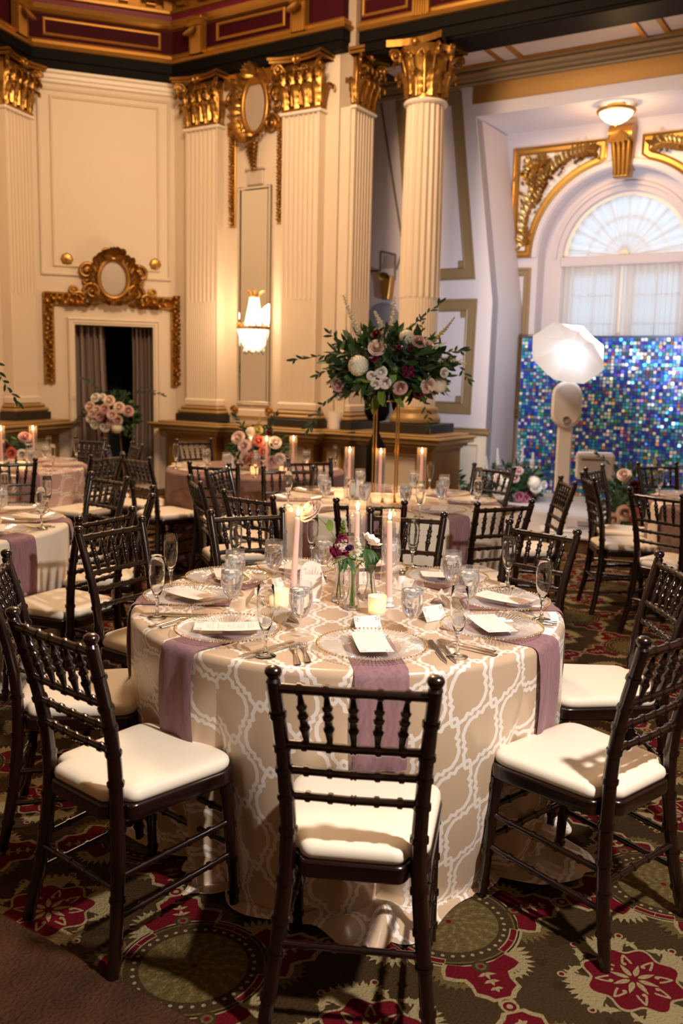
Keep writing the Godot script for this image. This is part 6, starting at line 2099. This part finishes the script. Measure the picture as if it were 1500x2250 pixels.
	arrangement("low_flower_arrangement", "small pink and red flowers beside tapers on the far left table", c + Vector3(0.2, 0.14, 0.0), Vector3(0.15, 0.12, 0.12), [["mauve", 0.09, 0.1, 0.05], ["coral", 0.0, -0.02, 0.045], ["white", 0.08, -0.03, 0.04], ["burgundy", -0.05, 0.02, 0.04], ["blush", -0.1, 0.04, 0.045]], [], [], 8, 0.05, 70)
	# near left table: tall flowers mostly out of the frame
	c = Vector3(T.E.x, TOP, T.E.y)
	t = thing("flower_stand", "slim gold stand on the white linen table beyond the left edge", "flower stand", c + Vector3(0, 0.001, 0))
	for q in [[-0.085, 0.07], [-0.062, -0.07], [0.062, 0.07], [0.085, -0.07]]:
		var mb := MB.new()
		mb.tube([Vector3(q[0], 0, q[1]), Vector3(q[0], 0.66, q[1])], [0.0055], 8)
		part("rod", mb.mesh(), M.gold, t)
	arrangement("tall_flower_arrangement", "leafy sprays of a tall arrangement entering at the left edge", Vector3(c.x, 1.63, c.z), Vector3(0.34, 0.2, 0.28), [["blush", 0.1, 0.0, 0.05], ["white", -0.1, 0.05, 0.05], ["mauve", 0.2, 0.05, 0.045]], [[[Vector3(0.25, 0.06, 0.1), Vector3(0.46, 0.03, 0.15), Vector3(0.53, -0.12, 0.15), Vector3(0.60, -0.22, 0.15)], 22, 0.05], [[Vector3(0.25, 0.1, 0.1), Vector3(0.40, 0.12, 0.15), Vector3(0.48, 0.04, 0.15)], 14, 0.05]], [], 9, 0.08, 120)
	# doorway flowers
	var dp := F1 * Vector3(0.86, 0, 0.5)
	t = thing("flower_stand", "tall slim gold stand before the dark doorway", "flower stand", dp)
	for s in [-1.0, 1.0]:
		var mb := MB.new()
		mb.tube([Vector3(s * 0.15, 0, 0), Vector3(s * 0.08, 0.85, 0)], [0.007], 8)
		part("rod", mb.mesh(), M.gold, t)
	var mb2 := MB.new()
	mb2.box(Vector3(0.34, 0.012, 0.24), Vector3(0, 0.006, 0), 0.003)
	part("foot_plate", mb2.mesh(), M.gold, t)
	arrangement("doorway_flower_arrangement", "round blush rose arrangement on a stand before the doorway", dp + Vector3(0, 1.03, 0), Vector3(0.36, 0.28, 0.28),
		[["white", -0.16, 0.19, 0.06], ["white", -0.08, 0.2, 0.05], ["blush", 0.02, 0.16, 0.065], ["blush", -0.22, 0.08, 0.065], ["blush", -0.19, 0.0, 0.055], ["mauve", -0.03, 0.06, 0.06], ["blush", 0.14, 0.08, 0.065], ["mauve", 0.24, 0.04, 0.065], ["blush", 0.06, -0.01, 0.06], ["mauve", 0.12, -0.07, 0.06], ["mauve", -0.09, -0.03, 0.06], ["white", -0.23, -0.06, 0.05], ["white", -0.17, -0.13, 0.055], ["white", -0.04, -0.16, 0.06], ["hydrangea", 0.1, -0.17, 0.075], ["mauve", 0.03, -0.1, 0.05], ["burgundy", -0.03, -0.06, 0.05], ["blush", -0.13, 0.05, 0.05]],
		[[[Vector3(-0.1, 0.2, 0), Vector3(-0.25, 0.36, 0), Vector3(-0.36, 0.42, 0)], 12, 0.07], [[Vector3(0.1, 0.2, 0), Vector3(0.4, 0.28, 0), Vector3(0.62, 0.24, 0)], 16, 0.07], [[Vector3(-0.25, 0, 0), Vector3(-0.4, -0.05, 0), Vector3(-0.46, -0.14, 0)], 10, 0.06], [[Vector3(0.2, -0.15, 0.05), Vector3(0.3, -0.35, 0.08), Vector3(0.33, -0.55, 0.05)], 14, 0.07]], [], 11, 0.09, 200)

func build_stage() -> void:
	var t := thing("stage", "low white topped stage platform under the photo booth", "stage")
	t.transform = FB
	var mb := MB.new()
	mb.xf = Transform3D(Basis(Vector3.RIGHT, Vector3.FORWARD, Vector3.UP), Vector3.ZERO)
	mb.extrude(PackedVector2Array([Vector2(0.5, 0.6), Vector2(0.5, -0.7), Vector2(1.4, -0.7), Vector2(1.4, -2.43), Vector2(6.5, -2.43), Vector2(6.5, 0.6)]), 0.0, 0.13)
	part("riser", mb.mesh(), mat(hexc("6b5138"), 0.6), t, "brown riser")
	mb = MB.new()
	mb.xf = Transform3D(Basis(Vector3.RIGHT, Vector3.FORWARD, Vector3.UP), Vector3.ZERO)
	mb.extrude(PackedVector2Array([Vector2(0.5, 0.6), Vector2(0.5, -0.7), Vector2(1.4, -0.7), Vector2(1.4, -2.45), Vector2(6.5, -2.45), Vector2(6.5, 0.6)]), 0.13, 0.15, 0.004)
	part("deck", mb.mesh(), mat(hexc("d9d6d6"), 0.3), t, "glossy white deck")
	# shimmer wall
	t = thing("shimmer_backdrop", "iridescent blue sequin backdrop wall on the stage", "backdrop")
	t.transform = FW * Transform3D(Basis(), Vector3(0, 0, 0.5))
	mb = MB.new()
	wall_box(mb, 0.64, 5.2, 0.15, 2.11, -0.06, -0.012)
	part("panel", mb.mesh(), mat(hexc("4a4f6e"), 0.4, 0.3), t)
	var mm := MultiMesh.new()
	mm.transform_format = MultiMesh.TRANSFORM_3D
	mm.use_colors = true
	mb = MB.new()
	mb.box(Vector3(0.034, 0.034, 0.0015), Vector3(0, -0.012, 0), 0.0)
	mm.mesh = mb.mesh()
	var nx := 110; var ny := 46
	mm.instance_count = nx * ny
	var rg := RandomNumberGenerator.new(); rg.seed = 77
	var pal := [hexc("2a4fd0"), hexc("3558e8"), hexc("2e7fe0"), hexc("35b7dc"), hexc("7fd8ee"), hexc("5a3fc8"), hexc("8c6be0"), hexc("1f8f8a"), hexc("dff3ff"), hexc("ffffff"), hexc("e8a04a"), hexc("c85a8a"), hexc("55c88a"), hexc("6a6f92"), hexc("7a7690")]
	var wt := [10, 12, 11, 10, 9, 6, 4, 4, 9, 8, 2, 1, 2, 6, 5]
	var bag := []
	for k in pal.size():
		for j in wt[k]: bag.append(pal[k])
	for k in nx * ny:
		var x := 0.66 + (k % nx) * 0.042
		var y := 0.185 + (k / nx) * 0.042
		var b := Basis.from_euler(Vector3(rg.randfn(0.0, 0.10), rg.randfn(0.0, 0.12), rg.randfn(0, 0.05)))
		mm.set_instance_transform(k, Transform3D(b, Vector3(x, y, 0.004)))
		mm.set_instance_color(k, (bag[rg.randi() % bag.size()] as Color).srgb_to_linear())
	var mi := MultiMeshInstance3D.new()
	mi.name = "sequin_squares"
	mi.multimesh = mm
	var sm := mat(Color.WHITE, 0.3, 0.45)
	sm.vertex_color_use_as_albedo = true
	mi.material_override = sm
	mi.set_meta("kind", "stuff")
	mi.set_meta("label", "loose iridescent square sequins")
	t.add_child(mi, true)
	# photo booth
	var bp := Vector3(2.09, 0.15, -8.62)
	t = thing("photo_booth", "white pillar photo booth with rounded camera head and glowing umbrella", "photo booth", bp, deg_to_rad(-8.0))
	mb = MB.new()
	mb.box(Vector3(0.36, 0.02, 0.3), Vector3(0, 0.01, 0), 0.006)
	part("foot_plate", mb.mesh(), M.white_plastic, t)
	mb = MB.new()
	mb.box(Vector3(0.135, 1.06, 0.10), Vector3(0, 0.55, 0), 0.012)
	part("pillar", mb.mesh(), M.white_plastic, t)
	mb = MB.new()
	var cap := PackedVector2Array()
	for k in 12: cap.append(Vector2(cos(PI * k / 11) * 0.135, 1.28 + sin(PI * k / 11) * 0.135))
	for k in 12: cap.append(Vector2(-cos(PI * k / 11) * 0.135, 1.11 - sin(PI * k / 11) * 0.135))
	mb.extrude(cap, -0.05, 0.07, 0.015)
	part("camera_head", mb.mesh(), M.white_plastic, t)
	mb = MB.new()
	for k in cap.size(): cap[k] = (cap[k] - Vector2(0, 1.195)) * 0.86 + Vector2(0, 1.195)
	mb.extrude(cap, 0.068, 0.074)
	part("front_panel", mb.mesh(), mat(hexc("e9e4df"), 0.2), t)
	mb = MB.new()
	mb.xf = Transform3D(Basis(Vector3.RIGHT, PI / 2), Vector3(0.0, 1.06, 0.07))
	mb.lathe([Vector2(0.036, 0), Vector2(0.036, 0.012), Vector2(0.026, 0.014), Vector2(0.024, 0.006), Vector2(0, 0.005)], 24)
	part("lens_ring", mb.mesh(), mat(hexc("a9a39d"), 0.3), t)
	mb = MB.new()
	mb.tube([Vector3(0, 1.38, -0.03), Vector3(0, 1.66, -0.10)], [0.014], 8)
	mb.box(Vector3(0.09, 0.1, 0.16), Vector3(0, 1.66, -0.2), 0.01)
	part("light_bracket", mb.mesh(), M.white_plastic, t)
	var ux := Transform3D(Basis.from_euler(Vector3(deg_to_rad(-36), deg_to_rad(14), 0.25)), Vector3(-0.01, 1.68, 0.0))
	mb = MB.new()
	var um := func(u: float, vv: float) -> Array:
		var a := u * TAU
		var sect := fposmod(u * 8.0, 1.0)
		var r := vv * 0.365 * (cos(PI / 8) / cos((sect - 0.5) * TAU / 8) )
		var z := 0.11 * (1.0 - vv * vv) - 0.012 * sin(sect * PI) * vv
		return [Vector3(cos(a) * r, sin(a) * r, z), Vector2(u, vv)]
	mb.grid(64, 8, um)
	var um_m := glow(hexc("fffaf4"), 0.75)
	um_m.backlight_enabled = true
	um_m.backlight = Color(1.2, 1.2, 1.2)
	var o := part("umbrella_light", mb.mesh(), um_m, t, "glowing white umbrella")
	o.transform = ux
	mb = MB.new()
	for k in 8:
		var a := TAU * k / 8
		mb.tube([Vector3(0, 0, 0.112), Vector3(cos(a) * 0.175, sin(a) * 0.175, 0.085), Vector3(cos(a) * 0.35, sin(a) * 0.365, 0.0)], [0.0028], 5)
	o = part("rib", mb.mesh(), M.ice, t)
	o.transform = ux
	var fl := SpotLight3D.new()
	fl.name = "booth_light"
	fl.light_color = Color(0.88, 0.93, 1.0)
	fl.light_energy = 11.0
	fl.light_size = 0.05
	fl.spot_range = 30.0
	fl.spot_attenuation = 2.0
	fl.spot_angle = 68.0
	fl.spot_angle_attenuation = 0.5
	fl.shadow_enabled = true
	t.add_child(fl, true)
	fl.rotation.y = deg_to_rad(-26.0)
	fl.position = ux * Vector3(0.02, 0.06, -0.06)
	var fd := SpotLight3D.new()
	fd.name = "umbrella_light"
	fd.light_color = Color(0.95, 0.97, 1.0)
	fd.light_energy = 1.1
	fd.light_size = 0.15
	fd.spot_range = 30.0
	fd.spot_attenuation = 2.0
	fd.spot_angle = 80.0
	fd.shadow_enabled = true
	t.add_child(fd, true)
	fd.position = ux * Vector3(0.0, 0.0, 0.22)
	fd.rotation.x = deg_to_rad(-65.0)
	fd.rotation.y = PI
	var t2 := thing("photo_printer", "cream printer box with a slot on a thin stand by the booth", "printer", Vector3(2.47, 0.15, -8.9), deg_to_rad(-14))
	mb = MB.new()
	mb.box(Vector3(0.36, 0.25, 0.32), Vector3(0, 0.60, 0), 0.02)
	part("housing", mb.mesh(), M.white_plastic, t2)
	mb = MB.new()
	mb.box(Vector3(0.22, 0.022, 0.01), Vector3(-0.02, 0.67, 0.158), 0.003)
	part("slot", mb.mesh(), mat(hexc("8a7f74"), 0.5), t2, "darker slot")
	mb = MB.new()
	mb.tube([Vector3(0, 0.01, -0.05), Vector3(0, 0.48, -0.05)], [0.018], 10)
	mb.box(Vector3(0.26, 0.015, 0.26), Vector3(0, 0.0085, -0.05), 0.004)
	part("stand", mb.mesh(), M.niche_grey, t2)
	arrangement("floor_flower_arrangement", "white and pink flowers with tall spikes on the stage left of the booth", FB * Vector3(0.98, 0.36, 0.45), Vector3(0.40, 0.24, 0.28),
		[["white", 0.22, -0.02, 0.07], ["hydrangea", 0.2, 0.03, 0.085], ["pink", 0.03, -0.13, 0.06], ["mauve", -0.03, 0.08, 0.05], ["pink", 0.1, -0.15, 0.065], ["white", -0.18, -0.1, 0.08], ["hydrangea", -0.14, 0.02, 0.07], ["burgundy", -0.1, 0.13, 0.045], ["mauve", 0.02, 0.16, 0.05], ["white", 0.32, 0.0, 0.045], ["burgundy", 0.17, -0.08, 0.05], ["blush", -0.22, 0.07, 0.05]],
		[[[Vector3(0.2, 0.1, 0), Vector3(0.35, 0.2, 0), Vector3(0.45, 0.2, 0)], 12, 0.07]], [[[Vector3(-0.17, 0.1, 0), Vector3(-0.19, 0.25, 0), Vector3(-0.2, 0.4, 0)], 0.045, 40, "rose_white"], [[Vector3(0.08, 0.1, 0), Vector3(0.09, 0.25, 0), Vector3(0.1, 0.42, 0)], 0.045, 40, "rose_white"], [[Vector3(0.2, 0.12, 0), Vector3(0.22, 0.25, 0), Vector3(0.22, 0.36, 0)], 0.045, 36, "rose_white"], [[Vector3(-0.3, 0.05, 0), Vector3(-0.32, 0.2, 0), Vector3(-0.33, 0.3, 0)], 0.04, 30, "rose_white"]], 21, 0.09, 200, "floor flowers")
	arrangement("floor_flower_arrangement", "dark green floor flowers with cream spikes against the alcove wainscot", FB * Vector3(0.12, 0.26, 0.75), Vector3(0.42, 0.26, 0.26),
		[["blush", -0.33, 0.14, 0.06], ["blush", 0.08, 0.12, 0.05], ["mauve", 0.2, 0.06, 0.05], ["white", 0.3, -0.1, 0.05]], [[[Vector3(-0.1, 0.1, 0), Vector3(-0.3, 0.25, 0), Vector3(-0.4, 0.28, 0)], 10, 0.07]], [[[Vector3(0.17, 0.1, 0), Vector3(0.2, 0.3, 0), Vector3(0.24, 0.46, 0)], 0.04, 40, "hydrangea"], [[Vector3(0.26, 0.1, 0), Vector3(0.3, 0.26, 0), Vector3(0.33, 0.38, 0)], 0.035, 34, "hydrangea"], [[Vector3(0.0, 0.12, 0), Vector3(0.0, 0.25, 0), Vector3(0.02, 0.34, 0)], 0.035, 30, "rose_white"]], 23, 0.09, 220, "floor flowers")
	arrangement("floor_flower_arrangement", "coral and blush flowers at the stage front below the printer", Vector3(2.70, 0.44, -8.45), Vector3(0.30, 0.34, 0.26),
		[["blush", -0.12, -0.05, 0.07], ["coral", -0.05, -0.06, 0.065], ["mauve", 0.0, -0.2, 0.075], ["blush", -0.2, -0.12, 0.06], ["yellow", 0.15, 0.0, 0.09], ["burgundy", -0.04, 0.18, 0.06], ["blush", -0.12, 0.28, 0.06], ["mauve", 0.22, -0.12, 0.06], ["white", 0.14, -0.25, 0.08]],
		[[[Vector3(-0.1, 0.25, 0), Vector3(-0.25, 0.4, 0), Vector3(-0.33, 0.45, 0)], 10, 0.06], [[Vector3(0.1, 0.2, 0), Vector3(0.2, 0.35, 0), Vector3(0.28, 0.4, 0)], 10, 0.06]], [[[Vector3(0.18, 0.2, 0), Vector3(0.2, 0.35, 0), Vector3(0.2, 0.46, 0)], 0.04, 30, "yellow"]], 25, 0.09, 200, "floor flowers")
	t = thing("black_pedestal_urn", "black rounded urn on a dark stand behind the gold flower stand", "urn", Vector3(0.34, 0, -9.4))
	mb = MB.new()
	mb.lathe([Vector2(0.0, 1.10), Vector2(0.09, 1.12), Vector2(0.13, 1.2), Vector2(0.13, 1.32), Vector2(0.10, 1.4), Vector2(0.0, 1.42)], 24)
	part("urn", mb.mesh(), M.black, t)
	mb = MB.new()
	mb.lathe([Vector2(0.16, 0), Vector2(0.13, 0.05), Vector2(0.09, 0.2), Vector2(0.10, 0.6), Vector2(0.10, 0.86), Vector2(0.06, 0.93), Vector2(0.03, 1.0), Vector2(0.03, 1.11)], 24)
	part("stand", mb.mesh(), M.black, t)
	mb = MB.new()
	mb.lathe([Vector2(0, 0), Vector2(0.07, 0), Vector2(0.085, 0.2), Vector2(0.08, 0.2), Vector2(0.065, 0.01)], 24)
	single("flower_pot", mb.mesh(), M.paper, "small cream pot standing on the gold ledge by the pier", "pot", F2 * Vector3(1.30, 0.94, 0.06))

func build_chandelier(at: Vector3) -> void:  # the room's own lamp, above the frame
	var t := thing("chandelier", "round brass chandelier with warm bulbs hanging above the tables", "chandelier", at)
	var mb := MB.new()
	var ring := []
	for k in 33: ring.append(Vector3(cos(TAU * k / 32) * 0.5, 0, sin(TAU * k / 32) * 0.5))
	mb.tube(ring, [0.03], 8, false)
	for k in 4: mb.tube([Vector3(cos(k * PI / 2) * 0.5, 0, sin(k * PI / 2) * 0.5), Vector3(0, 0.45, 0)], [0.012], 6)
	mb.tube([Vector3(0, 0.45, 0), Vector3(0, 6.75 - at.y, 0)], [0.015], 6)
	part("ring", mb.mesh(), M.gold_dark, t)
	mb = MB.new()
	for k in 12: mb.blob(Vector3(cos(TAU * k / 12) * 0.5, 0.07, sin(TAU * k / 12) * 0.5), Vector3(0.035, 0.05, 0.035), 8, 6)
	part("bulb", mb.mesh(), glow(Color(1, 0.82, 0.6), 6.0), t)
	omni(t, Vector3(0, -0.2, 0), Color(1.0, 0.85, 0.69), CHANDELIER, 0.5)
